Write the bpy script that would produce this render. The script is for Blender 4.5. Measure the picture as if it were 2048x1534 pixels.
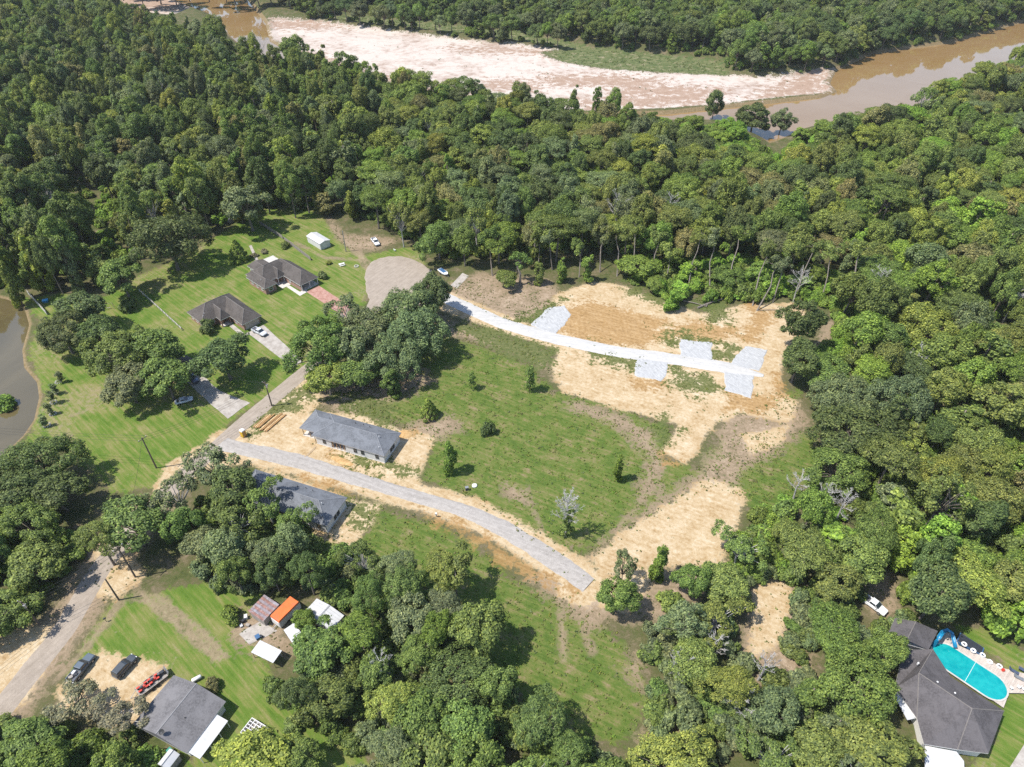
import bpy, math, random
import numpy as np
from mathutils import Vector, Matrix, Quaternion

# ------------------------------------------------------------------ camera, light, exposure
scene = bpy.context.scene
for o in list(bpy.data.objects):
    bpy.data.objects.remove(o)
CAM_H, PITCH, FPX = 125.0, math.radians(40.0), 1366.0      # camera height, tilt below the horizon, focal length for a 2048 wide frame
cam_data = bpy.data.cameras.new('camera')
cam = bpy.data.objects.new('camera', cam_data)
scene.collection.objects.link(cam)
cam.location = (0, 0, CAM_H)
cam.rotation_euler = (math.pi / 2 - PITCH, 0, 0)
cam_data.sensor_width = 36.0
cam_data.lens = 36.0 * FPX / 2048.0
cam_data.clip_start, cam_data.clip_end = 1.0, 12000.0
scene.camera = cam

SUN_EL, SUN_AZ = math.radians(60.0), math.radians(13.0)      # the light travels to the right and a little away from the camera
travel = Vector((math.cos(SUN_EL) * math.cos(SUN_AZ), math.cos(SUN_EL) * math.sin(SUN_AZ), -math.sin(SUN_EL)))
world = bpy.data.worlds.new('World')
scene.world = world
world.use_nodes = True
wn = world.node_tree.nodes
sky = wn.new('ShaderNodeTexSky')
sky.sky_type = 'NISHITA'
sky.sun_disc = False
sky.sun_elevation = SUN_EL
sky.sun_rotation = math.atan2(-travel.x, -travel.y)
sky.air_density, sky.dust_density, sky.ozone_density = 1.0, 0.7, 1.2
bgn = wn['Background']
bgn.inputs['Strength'].default_value = 0.14
world.node_tree.links.new(sky.outputs['Color'], bgn.inputs['Color'])
sun_data = bpy.data.lights.new('sun', 'SUN')
sun_data.energy = 4.4
sun_data.angle = math.radians(0.55)
sun_data.color = (1.0, 0.95, 0.87)
sun = bpy.data.objects.new('sun', sun_data)
scene.collection.objects.link(sun)
sun.location = (-200, -50, 300)
sun.rotation_euler = travel.to_track_quat('-Z', 'Y').to_euler()
vs = scene.view_settings
vs.view_transform, vs.look, vs.exposure, vs.gamma = 'Standard', 'None', 0.6, 1.0
vs.use_curve_mapping = False
scene.render.film_transparent = False
cy = scene.cycles
cy.max_bounces, cy.diffuse_bounces, cy.glossy_bounces, cy.transmission_bounces, cy.transparent_max_bounces = 6, 3, 2, 3, 4
cy.use_denoising = False
cy.use_adaptive_sampling = False

# ------------------------------------------------------------------ helpers
COL = scene.collection
rnd = random.Random(7)


def P(x, y, z=0.0):
    """ground plan (X, Y) of a spot seen at pixel x, y of the 2048 wide photograph, at height z"""
    u, v = (x - 1024) / FPX, (y - 767) / FPX
    d = (CAM_H - z) / (math.sin(PITCH) + v * math.cos(PITCH))
    return (u * d, d * (math.cos(PITCH) - v * math.sin(PITCH)))


def V3(x, y, z=0.0):
    a = P(x, y, z)
    return Vector((a[0], a[1], z))


def project(X, Y, Z):
    dep = Y * math.cos(PITCH) + (CAM_H - Z) * math.sin(PITCH)
    dn = (CAM_H - Z) * math.cos(PITCH) - Y * math.sin(PITCH)
    return 1024 + FPX * X / dep, 767 + FPX * dn / dep, dep


def tag(o, label=None, cat=None, group=None, kind=None):
    if label: o['label'] = label
    if cat: o['category'] = cat
    if group: o['group'] = group
    if kind: o['kind'] = kind
    return o


def empty(name, loc, rz=0.0, label=None, cat=None, group=None):
    o = bpy.data.objects.new(name, None)
    o.empty_display_size = 0.3
    COL.objects.link(o)
    o.location = loc
    o.rotation_euler = (0, 0, rz)
    return tag(o, label, cat, group)


def link(name, me, parent=None, loc=None):
    o = bpy.data.objects.new(name, me)
    COL.objects.link(o)
    if parent: o.parent = parent
    if loc is not None: o.location = loc
    return o


def copy_tree(o, parent=None):
    c = o.copy()
    COL.objects.link(c)
    c.parent = parent
    for ch in list(o.children):
        copy_tree(ch, c)
    return c


class MB:
    def __init__(self):
        self.v, self.f = [], []

    def add(self, vs_, fs_):
        n = len(self.v)
        self.v += [tuple(a) for a in vs_]
        self.f += [tuple(i + n for i in f) for f in fs_]
        return self

    def box(self, c, s, rz=0.0, rx=0.0, ry=0.0, taper=1.0):
        hx, hy, hz = s[0] / 2, s[1] / 2, s[2] / 2
        q = Matrix.Rotation(rz, 3, 'Z') @ Matrix.Rotation(ry, 3, 'Y') @ Matrix.Rotation(rx, 3, 'X')
        vs_ = []
        for z in (-1, 1):
            t = taper if z > 0 else 1.0
            for x, y in ((-1, -1), (1, -1), (1, 1), (-1, 1)):
                vs_.append(q @ Vector((x * hx * t, y * hy * t, z * hz)) + Vector(c))
        return self.add(vs_, [(3, 2, 1, 0), (4, 5, 6, 7), (0, 1, 5, 4), (1, 2, 6, 5), (2, 3, 7, 6), (3, 0, 4, 7)])

    def prism(self, poly, z0, z1):
        n = len(poly)
        vs_ = [(x, y, z0) for x, y in poly] + [(x, y, z1) for x, y in poly]
        return self.add(vs_, [tuple(range(n - 1, -1, -1)), tuple(range(n, 2 * n))] + [(i, (i + 1) % n, n + (i + 1) % n, n + i) for i in range(n)])

    def tube(self, pts, radii, n=6, cap=True):
        base = len(self.v)
        pts = [Vector(p) for p in pts]
        for i, p in enumerate(pts):
            d = (pts[min(i + 1, len(pts) - 1)] - pts[max(i - 1, 0)])
            d = d.normalized() if d.length > 1e-6 else Vector((0, 0, 1))
            a = d.cross(Vector((0.31, 0.9, 0.12)) if abs(d.z) > 0.9 else Vector((0, 0, 1))).normalized()
            b = d.cross(a)
            for k in range(n):
                t = 2 * math.pi * k / n
                self.v.append(tuple(p + (a * math.cos(t) + b * math.sin(t)) * radii[i]))
        for i in range(len(pts) - 1):
            for k in range(n):
                k2 = (k + 1) % n
                self.f.append((base + i * n + k, base + i * n + k2, base + (i + 1) * n + k2, base + (i + 1) * n + k))
        if cap:
            self.f.append(tuple(base + k for k in range(n - 1, -1, -1)))
            self.f.append(tuple(base + (len(pts) - 1) * n + k for k in range(n)))
        return self

    def cyl(self, c, r, h, n=12, r2=None, axis='Z'):
        c = Vector(c)
        d = {'X': Vector((1, 0, 0)), 'Y': Vector((0, 1, 0)), 'Z': Vector((0, 0, 1))}[axis] * (h / 2)
        return self.tube([c - d, c + d], [r, r if r2 is None else r2], n)

    def mesh(self, name, mat, smooth=False):
        me = bpy.data.meshes.new(name)
        me.from_pydata(self.v, [], self.f)
        me.materials.append(mat)
        if smooth:
            me.polygons.foreach_set('use_smooth', [True] * len(me.polygons))
        me.update()
        return me

    def build(self, name, mat, parent=None, loc=None, smooth=False, bevel=0.0):
        o = link(name, self.mesh(name, mat, smooth), parent, loc)
        if bevel:
            m = o.modifiers.new('bevel', 'BEVEL')
            m.width, m.segments, m.limit_method = bevel, 2, 'ANGLE'
        return o


# ------------------------------------------------------------------ material helpers
class NT:
    def __init__(self, name):
        self.m = bpy.data.materials.new(name)
        self.m.use_nodes = True
        self.t = self.m.node_tree
        self.t.nodes.clear()
        self.out = self.t.nodes.new('ShaderNodeOutputMaterial')

    def n(self, typ, **kw):
        nd = self.t.nodes.new('ShaderNode' + typ)
        ins = kw.pop('ins', {})
        for k, v in kw.items():
            setattr(nd, k, v)
        for k, v in ins.items():
            s = nd.inputs[k]
            if isinstance(v, bpy.types.NodeSocket):
                self.t.links.new(v, s)
            else:
                s.default_value = v
        return nd

    def noise(self, scale, detail=3.0, rough=0.55, vec=None, dist=0.0):
        ins = {'Scale': scale, 'Detail': detail, 'Roughness': rough, 'Distortion': dist}
        if vec is not None: ins['Vector'] = vec
        return self.n('TexNoise', ins=ins).outputs['Fac']

    def ramp(self, fac, stops, interp='LINEAR'):
        nd = self.n('ValToRGB', ins={'Fac': fac})
        cr = nd.color_ramp
        cr.interpolation = interp
        while len(cr.elements) < len(stops): cr.elements.new(0.5)
        for e, (p, c) in zip(cr.elements, stops):
            e.position = p
            e.color = (*c, 1.0)
        return nd.outputs['Color']

    def mix(self, fac, a, b, blend='MIX'):
        nd = self.n('Mix', data_type='RGBA', blend_type=blend)
        for k, v in ((0, fac), (6, a), (7, b)):
            if isinstance(v, bpy.types.NodeSocket): self.t.links.new(v, nd.inputs[k])
            elif k == 0: nd.inputs[k].default_value = v
            else: nd.inputs[k].default_value = (*v, 1.0)
        return nd.outputs[2]

    def math(self, op, a, b=0.0, c=0.0):
        nd = self.n('Math', operation=op)
        for k, v in ((0, a), (1, b), (2, c)):
            if isinstance(v, bpy.types.NodeSocket): self.t.links.new(v, nd.inputs[k])
            else: nd.inputs[k].default_value = v
        return nd.outputs[0]

    def maprange(self, v, a, b, c=0.0, d=1.0, smooth=True):
        nd = self.n('MapRange', interpolation_type='SMOOTHSTEP' if smooth else 'LINEAR', ins={0: v, 1: a, 2: b, 3: c, 4: d})
        return nd.outputs[0]

    def bsdf(self, color, rough=0.8, spec=0.3, metal=0.0, bump=None, bump_s=0.3, bump_d=0.1):
        ins = {'Roughness': rough, 'Metallic': metal, 'Specular IOR Level': spec}
        p = self.n('BsdfPrincipled', ins=ins)
        if isinstance(color, bpy.types.NodeSocket): self.t.links.new(color, p.inputs['Base Color'])
        else: p.inputs['Base Color'].default_value = (*color, 1.0)
        if bump is not None:
            b = self.n('Bump', ins={'Strength': bump_s, 'Distance': bump_d, 'Height': bump})
            self.t.links.new(b.outputs['Normal'], p.inputs['Normal'])
        self.t.links.new(p.outputs[0], self.out.inputs['Surface'])
        return p


MATS = {}


def mat(name, color, rough=0.75, var=0.18, scale=2.0, spec=0.3, metal=0.0, bump=0.0, fine=0.0, dirt=None):
    """plain surface with uneven tone: coarse blotches, optional fine grain and dirt"""
    if name in MATS: return MATS[name]
    t = NT(name)
    co = t.n('TexCoord').outputs['Object']
    n1 = t.noise(scale, 4.0, 0.6, co)
    lo = tuple(c * (1 - var) for c in color)
    hi = tuple(min(1, c * (1 + var)) for c in color)
    c = t.ramp(n1, [(0.3, lo), (0.7, hi)])
    if fine:
        n2 = t.noise(scale * 9, 2.0, 0.7, co)
        c = t.mix(fine, c, t.ramp(n2, [(0.35, tuple(x * 0.45 for x in color)), (0.65, tuple(min(1, x * 1.5) for x in color))]))
    if dirt:
        n3 = t.noise(scale * 0.6, 5.0, 0.65, co, 0.6)
        c = t.mix(t.maprange(n3, 0.48, 0.68, 0, 0.8), c, dirt)
    t.bsdf(c, rough, spec, metal, bump=t.noise(scale * 6, 3.0, 0.6, co) if bump else None, bump_s=bump, bump_d=0.05)
    MATS[name] = t.m
    return t.m


def mat_glass(name='window_glass', c=(0.03, 0.04, 0.05)):
    if name in MATS: return MATS[name]
    t = NT(name)
    t.bsdf(c, 0.08, 0.8)
    MATS[name] = t.m
    return t.m

# ------------------------------------------------------------------ ground plan: areas traced from the picture and laid out on the ground
def poly(px, z=0.0):
    return np.array([P(x, y, z) for x, y in px])


def sdf_poly(pts, pg, far=40.0, closed=True):
    """signed distance (negative inside) of pts (N,2) to polygon; far away = far"""
    out = np.full(len(pts), far)
    lo, hi = pg.min(0) - far, pg.max(0) + far
    sel = np.where((pts[:, 0] > lo[0]) & (pts[:, 0] < hi[0]) & (pts[:, 1] > lo[1]) & (pts[:, 1] < hi[1]))[0]
    if not len(sel): return out
    q = pts[sel]
    d2 = np.full(len(q), 1e18)
    ins = np.zeros(len(q), bool)
    n = len(pg)
    for i in range(n if closed else n - 1):
        a, b = pg[i], pg[(i + 1) % n]
        e = b - a
        w = q - a
        t = np.clip((w @ e) / max(e @ e, 1e-9), 0, 1)
        dd = w - t[:, None] * e
        d2 = np.minimum(d2, (dd * dd).sum(1))
        if closed:
            c = (a[1] > q[:, 1]) != (b[1] > q[:, 1])
            with np.errstate(divide='ignore', invalid='ignore'):
                xi = (b[0] - a[0]) * (q[:, 1] - a[1]) / (b[1] - a[1] if b[1] != a[1] else 1e-9) + a[0]
            ins ^= c & (q[:, 0] < xi)
    d = np.sqrt(d2)
    out[sel] = np.minimum(np.where(ins, -d, d), far) if closed else np.minimum(d, far)
    return out


RZ = -4.5   # level of the sandbar
AREAS = {
    'lawn': [
        [(40, 600), (120, 585), (200, 600), (270, 555), (350, 520), (440, 470), (500, 430), (530, 395), (600, 392), (645, 405), (650, 440), (690, 490), (730, 510), (830, 490), (850, 530), (740, 560), (735, 600), (690, 640), (690, 690), (610, 745), (480, 830), (400, 895), (320, 975), (220, 985), (140, 900), (50, 890), (90, 790), (55, 700), (80, 640)],
        [(250, 1195), (420, 1165), (520, 1185), (510, 1270), (540, 1340), (560, 1400), (640, 1450), (700, 1480), (780, 1560), (420, 1600), (320, 1380), (190, 1330), (130, 1360), (160, 1290), (215, 1215)],
        [(1915, 1255), (1960, 1250), (2060, 1310), (2120, 1600), (1930, 1560), (1975, 1500), (2012, 1420), (2000, 1330)],
        [(140, 1060), (220, 1050), (215, 1110), (150, 1110)], [(900, 560), (940, 555), (965, 590), (905, 585)],
    ],
    'field': [
        [(680, 790), (780, 740), (860, 665), (960, 690), (1060, 730), (1100, 780), (1190, 800), (1330, 850), (1345, 875), (1320, 915), (1400, 935), (1440, 870), (1530, 870), (1640, 860), (1640, 960), (1540, 1020), (1500, 1000), (1410, 960), (1310, 1020), (1200, 1095), (1130, 1110), (1060, 1085), (960, 1005), (850, 960), (865, 880), (800, 850), (740, 830)],
        [(745, 1015), (870, 1045), (960, 1095), (1010, 1150), (1110, 1195), (1220, 1260), (1290, 1330), (1300, 1420), (1230, 1490), (1080, 1450), (980, 1320), (900, 1190), (700, 1120)],
        [(560, 960), (700, 1080), (640, 1150), (470, 1000)], [(1470, 930), (1560, 900), (1580, 990), (1500, 1010)],
        [(1000, 640), (1100, 600), (1115, 615), (1060, 645)], [(900, 575), (955, 560), (965, 590), (920, 595)],
        [(1400, 590), (1455, 620), (1440, 650), (1410, 645)], [(1510, 790), (1600, 780), (1600, 815), (1540, 820)],
    ],
    'rough': [
        [(860, 580), (960, 545), (1100, 560), (1130, 600), (1040, 650), (960, 625), (880, 600)],
        [(620, 740), (700, 740), (830, 720), (870, 760), (800, 800), (700, 840), (640, 810)],
        [(860, 620), (960, 660), (1090, 700), (1110, 760), (1060, 720), (960, 690), (860, 660)],
        [(1440, 830), (1600, 800), (1620, 850), (1560, 900), (1490, 940), (1470, 980), (1380, 990), (1330, 1020), (1240, 1080), (1180, 1120), (1200, 1090), (1300, 1010), (1380, 960), (1430, 900)],
        [(1160, 1150), (1260, 1140), (1440, 1130), (1430, 1180), (1330, 1240), (1230, 1240), (1180, 1260), (1100, 1190), (1050, 1160), (1080, 1140)],
        [(1140, 800), (1240, 830), (1310, 870), (1330, 930), (1300, 1000), (1275, 1000), (1300, 920), (1250, 860), (1130, 815)],
        [(1310, 1400), (1350, 1340), (1400, 1400), (1360, 1480), (1280, 1500)],
        [(1500, 1170), (1570, 1140), (1640, 1200), (1620, 1300), (1650, 1400), (1560, 1420), (1480, 1330), (1480, 1260)],
        [(1680, 620), (1650, 640), (1630, 690), (1660, 690)], [(1240, 1330), (1270, 1290), (1290, 1330), (1280, 1370)],
        [(180, 1060), (260, 1090), (270, 1170), (200, 1200), (150, 1150)], [(480, 1220), (560, 1240), (600, 1300), (520, 1310), (450, 1270)],
        [(1720, 1160), (1790, 1140), (1800, 1230), (1740, 1240)],
        [(800, 850), (900, 830), (930, 850), (880, 880), (830, 880)],
        [(1010, 965), (1060, 985), (1060, 1000), (1020, 995)],
        [(650, 420), (690, 470), (740, 470), (800, 480), (760, 500), (700, 500), (660, 460)],
    ],
    'sand': [
        [(455, 875), (500, 850), (540, 800), (600, 755), (630, 755), (650, 800), (620, 825), (720, 825), (800, 855), (872, 872), (860, 900), (838, 955), (850, 985), (760, 965), (640, 925), (480, 900)],
        [(500, 925), (700, 995), (765, 1010), (745, 1050), (700, 1100), (640, 1075), (560, 960)],
        [(430, 890), (500, 895), (520, 920), (470, 930), (400, 940)],
        [(1110, 590), (1180, 562), (1250, 570), (1330, 605), (1400, 625), (1480, 610), (1595, 605), (1620, 640), (1570, 700), (1562, 780), (1600, 810), (1580, 845), (1480, 828), (1450, 845), (1350, 850), (1230, 815), (1125, 785), (1100, 735), (1115, 700), (1000, 665), (880, 620), (895, 600), (1000, 640), (1070, 665)],
        [(1185, 1115), (1240, 1065), (1330, 1010), (1415, 955), (1480, 975), (1490, 1000), (1465, 1090), (1445, 1110), (1465, 1130), (1400, 1130), (1280, 1135), (1230, 1150), (1200, 1150)],
        [(1385, 800), (1455, 800), (1430, 850), (1372, 930), (1320, 905)],
        [(1480, 870), (1580, 850), (1560, 890), (1500, 910)], [(1280, 1130), (1330, 1140), (1250, 1230), (1190, 1210), (1190, 1170)],
        [(120, 1370), (200, 1300), (330, 1330), (340, 1370), (290, 1440), (230, 1450), (110, 1420)],
        [(190, 1090), (260, 1100), (290, 1150), (230, 1200), (180, 1190)],
        [(-60, 1270), (100, 1250), (110, 1300), (60, 1400), (-60, 1460)],
        [(1500, 1180), (1560, 1150), (1590, 1190), (1560, 1290), (1500, 1320)],
        [(330, 930), (400, 890), (440, 910), (330, 1010), (290, 1020)],
    ],
    'clay': [
        [(1105, 615), (1180, 600), (1330, 640), (1300, 690), (1200, 690), (1110, 665)], [(1268, 752), (1328, 758), (1314, 784), (1262, 776)],
        [(1490, 580), (1545, 640), (1510, 690), (1480, 680), (1500, 640)], [(1450, 780), (1540, 795), (1560, 740), (1570, 790), (1520, 830), (1455, 815)],
        [(660, 905), (690, 912), (720, 935), (690, 938), (668, 925)], [(600, 950), (700, 975), (715, 995), (680, 990)], [(800, 860), (830, 862), (815, 880), (800, 872)],
        [(1322, 905), (1360, 918), (1350, 928), (1325, 925)], [(1400, 640), (1480, 655), (1440, 690), (1290, 680), (1300, 660)],
    ],
    'weeds': [
        [(1340, 660), (1470, 690), (1470, 700), (1400, 690), (1330, 690)], [(1390, 590), (1460, 600), (1460, 645), (1420, 650)], [(1340, 730), (1420, 755), (1440, 790), (1390, 790), (1345, 760)],
        [(1420, 690), (1470, 705), (1470, 725), (1425, 715)], [(490, 850), (600, 770), (640, 790), (560, 830), (500, 870)], [(690, 905), (760, 920), (830, 950), (700, 930)],
        [(880, 640), (1000, 660), (1110, 700), (1100, 740), (960, 690)], [(1100, 610), (1130, 600), (1070, 645), (1030, 640)], [(1180, 690), (1300, 720), (1270, 740), (1180, 715)],
[(1250, 560), (1330, 590), (1330, 610), (1260, 590)], [(660, 780), (780, 800), (800, 860), (700, 830)],
        [(1330, 830), (1350, 870), (1320, 890)], [(690, 990), (760, 1020), (730, 1060), (700, 1030)],
    ],
}
TRACKS = [  # vehicle tracks and footpaths: pixel line, half width in metres
    ([(1150, 810), (1235, 860), (1290, 920), (1305, 970), (1270, 1020), (1230, 1060)], 0.5),
    ([(1165, 805), (1260, 860), (1315, 925), (1325, 975), (1300, 1020)], 0.45),
    ([(690, 480), (720, 510), (740, 540)], 1.6), ([(590, 485), (650, 515), (720, 520)], 0.8),
    ([(280, 1190), (360, 1250), (440, 1320)], 1.0), ([(310, 1190), (400, 1260), (450, 1310)], 0.8),
    ([(1120, 1180), (1125, 1260), (1130, 1320)], 0.8), ([(1150, 1180), (1170, 1270), (1185, 1300)], 0.7),
    ([(1060, 1010), (1075, 1040), (1085, 1070)], 0.4), ([(130, 835), (165, 825), (185, 815)], 0.35), ([(1030, 970), (1025, 985), (1060, 1010)], 0.8),
    ([(240, 1205), (200, 1260), (160, 1310), (110, 1360)], 0.8),
]
SANDBAR = [(538, 40), (620, 42), (700, 53), (800, 66), (900, 78), (1000, 89), (1085, 96), (1115, 101), (1075, 108), (1110, 122), (1190, 137), (1290, 147), (1370, 148), (1440, 152), (1520, 157), (1600, 150), (1665, 138), (1652, 165), (1666, 181), (1640, 190), (1560, 197), (1440, 211), (1330, 220), (1160, 225), (1000, 206), (880, 188), (760, 165), (650, 128), (580, 96), (545, 80)]
SANDBAR_WEST = [(120, -40), (330, -40), (345, 0), (386, 18), (345, 36), (190, 16)]
WET = [
    [(560, 90), (640, 110), (760, 150), (900, 178), (1010, 196), (1000, 210), (850, 190), (640, 130)],
    [(1095, 150), (1240, 150), (1330, 160), (1300, 178), (1150, 172), (1060, 165)], [(1150, 200), (1350, 185), (1450, 175), (1420, 205), (1180, 222)],
    [(1240, 168), (1420, 175), (1400, 195), (1220, 195)], [(1590, 152), (1670, 136), (1655, 165), (1670, 182), (1560, 200), (1500, 196)],
    [(535, 40), (620, 42), (690, 55), (620, 58), (545, 56)], [(900, 95), (1080, 100), (1090, 108), (960, 105)], [(980, 160), (1080, 160), (1070, 180), (960, 175)],
    [(120, -20), (330, -20), (370, 10), (300, 20), (190, 10)],
]
STRIP = [(640, 38), (800, 58), (1000, 80), (1120, 98), (1085, 110), (1130, 128), (1210, 140), (1370, 150), (1460, 154), (1440, 125), (1300, 108), (1180, 95), (1040, 66), (850, 46), (700, 30)]
RIVER = [(300, -70), (490, -70), (500, 0), (535, 45), (545, 82), (580, 100), (650, 132), (760, 170), (1000, 210), (1160, 230), (1330, 226), (1560, 202), (1640, 193), (1668, 182), (1654, 165), (1667, 140), (1740, 106), (1900, 84), (2060, 38), (2300, -30), (2400, 60), (2100, 95), (1900, 180), (1840, 215), (1700, 235), (1600, 262), (1540, 285), (1440, 246), (1330, 246), (1150, 242), (1000, 220), (860, 200), (740, 176), (640, 142), (570, 122), (500, 110), (455, 72), (420, 30), (386, 18), (345, 0)]
INLET = [(1520, 285), (1580, 255), (1600, 270), (1570, 315), (1530, 318)]
POND = [(-220, 590), (-40, 585), (20, 600), (52, 622), (60, 650), (46, 700), (50, 735), (76, 765), (80, 795), (70, 840), (48, 872), (8, 910), (-60, 945), (-240, 960)]
pg_river, pg_pond = poly(RIVER, RZ), poly(POND, -0.6)
pg_bars = [poly(SANDBAR, RZ), poly(SANDBAR_WEST, RZ), poly(STRIP, RZ), poly(INLET, RZ)]


def sstep(x, a, b):
    t = np.clip((x - a) / (b - a), 0, 1)
    return t * t * (3 - 2 * t)


def terrain(q):
    """height of the ground at points q (N,2)"""
    q = np.asarray(q, float)
    sr = sdf_poly(q, pg_river, 60.0)
    sb = np.minimum.reduce([sr] + [sdf_poly(q, p, 60.0) for p in pg_bars])
    sp = sdf_poly(q, pg_pond, 30.0)
    z = RZ * sstep(-sb, -9.0, 4.0) - 1.8 * sstep(-sr, -2.0, 7.0) - 1.6 * sstep(-sp, -1.6, 3.0)
    return z


def tz(x, y):
    return float(terrain([[x, y]])[0])


# --- the sheet itself: rows get wider apart with distance, reaching the horizon
ys = [-300.0, -150.0, -60.0, 0.0, 20.0, 32.0]
while ys[-1] < 900: ys.append(ys[-1] + max(0.55, 0.0066 * ys[-1]))
ys += [1000, 1200, 1600, 2400, 4000, 8000]
ys = np.array(ys)
NCX = 430
tt = np.linspace(-1, 1, NCX)
hw = 0.80 * np.abs(ys) + 92
GX = hw[:, None] * tt[None, :]
GY = np.repeat(ys[:, None], NCX, 1)
Q = np.stack([GX.ravel(), GY.ravel()], 1)
GZ = terrain(Q)
und = (np.sin(Q[:, 0] * 0.31 + 1.3 * np.sin(Q[:, 1] * 0.17)) * np.cos(Q[:, 1] * 0.23 + 0.7 * np.sin(Q[:, 0] * 0.13)))
GZ = GZ + 0.05 * und * (GZ < -2.0)
NR = len(ys)
idx = np.arange(NR * NCX).reshape(NR, NCX)
F = np.stack([idx[:-1, :-1], idx[:-1, 1:], idx[1:, 1:], idx[1:, :-1]], -1).reshape(-1, 4)


def np_mesh(name, V, F4):
    me = bpy.data.meshes.new(name)
    me.vertices.add(len(V))
    me.vertices.foreach_set('co', np.ascontiguousarray(V, dtype=np.float32).ravel())
    me.loops.add(F4.size)
    me.loops.foreach_set('vertex_index', np.ascontiguousarray(F4, dtype=np.int32).ravel())
    me.polygons.add(len(F4))
    me.polygons.foreach_set('loop_start', np.arange(0, F4.size, F4.shape[1], dtype=np.int32))
    me.update(calc_edges=True)
    return me


gme = np_mesh('ground', np.column_stack([Q, GZ]), F)
gme.polygons.foreach_set('use_smooth', [True] * len(gme.polygons))
sd = {}
for k, pls in AREAS.items():
    sd[k] = np.minimum.reduce([sdf_poly(Q, poly(p), 12.0) for p in pls])
GRAVEL_PX = [(446, 884), (470, 894), (560, 914), (640, 936), (740, 966), (840, 995), (930, 1022), (1000, 1054), (1070, 1096), (1130, 1136), (1178, 1170)]
sd['sand'] = np.minimum(sd['sand'], sdf_poly(Q, poly(GRAVEL_PX), 12.0, False) - 4.4)
sd['sand'] = np.minimum(sd['sand'], sdf_poly(Q, poly([(870, 586), (950, 623), (1060, 664), (1240, 705), (1440, 734)]), 12.0, False) - 4.0)
sd['clay'] = np.minimum(sd['clay'], sdf_poly(Q, poly([(840, 1022), (900, 1045), (960, 1078), (1010, 1112), (1060, 1145), (1110, 1166), (1150, 1180)]), 12.0, False) - 1.0)
ROAD_PX = [(-140, 1560), (-40, 1470), (47, 1362), (126, 1262), (189, 1156), (240, 1088), (300, 1022)]
sd['rough'] = np.minimum(sd['rough'], sdf_poly(Q, poly(ROAD_PX), 12.0, False) - 5.2)
sd['sand'] = np.minimum(sd['sand'], sdf_poly(Q, poly([(1110, 1132), (1190, 1140), (1218, 1180), (1180, 1220), (1115, 1195)]), 12.0))
sd['tracks'] = np.minimum.reduce([sdf_poly(Q, poly(p), 12.0, False) - w for p, w in TRACKS])
sd['riversand'] = np.minimum(sdf_poly(Q, pg_bars[0], 20.0), sdf_poly(Q, pg_bars[1], 20.0))
sd['wet'] = np.minimum.reduce([sdf_poly(Q, poly(p, RZ), 20.0) for p in WET])
sd['strip'] = sdf_poly(Q, pg_bars[2], 20.0)
sd['shore'] = np.minimum(sdf_poly(Q, pg_pond, 12.0), sdf_poly(Q, pg_river, 12.0))
for k, a in sd.items():
    at = gme.attributes.new('a_' + k, 'FLOAT', 'POINT')
    at.data.foreach_set('value', a.astype(np.float32))


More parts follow.
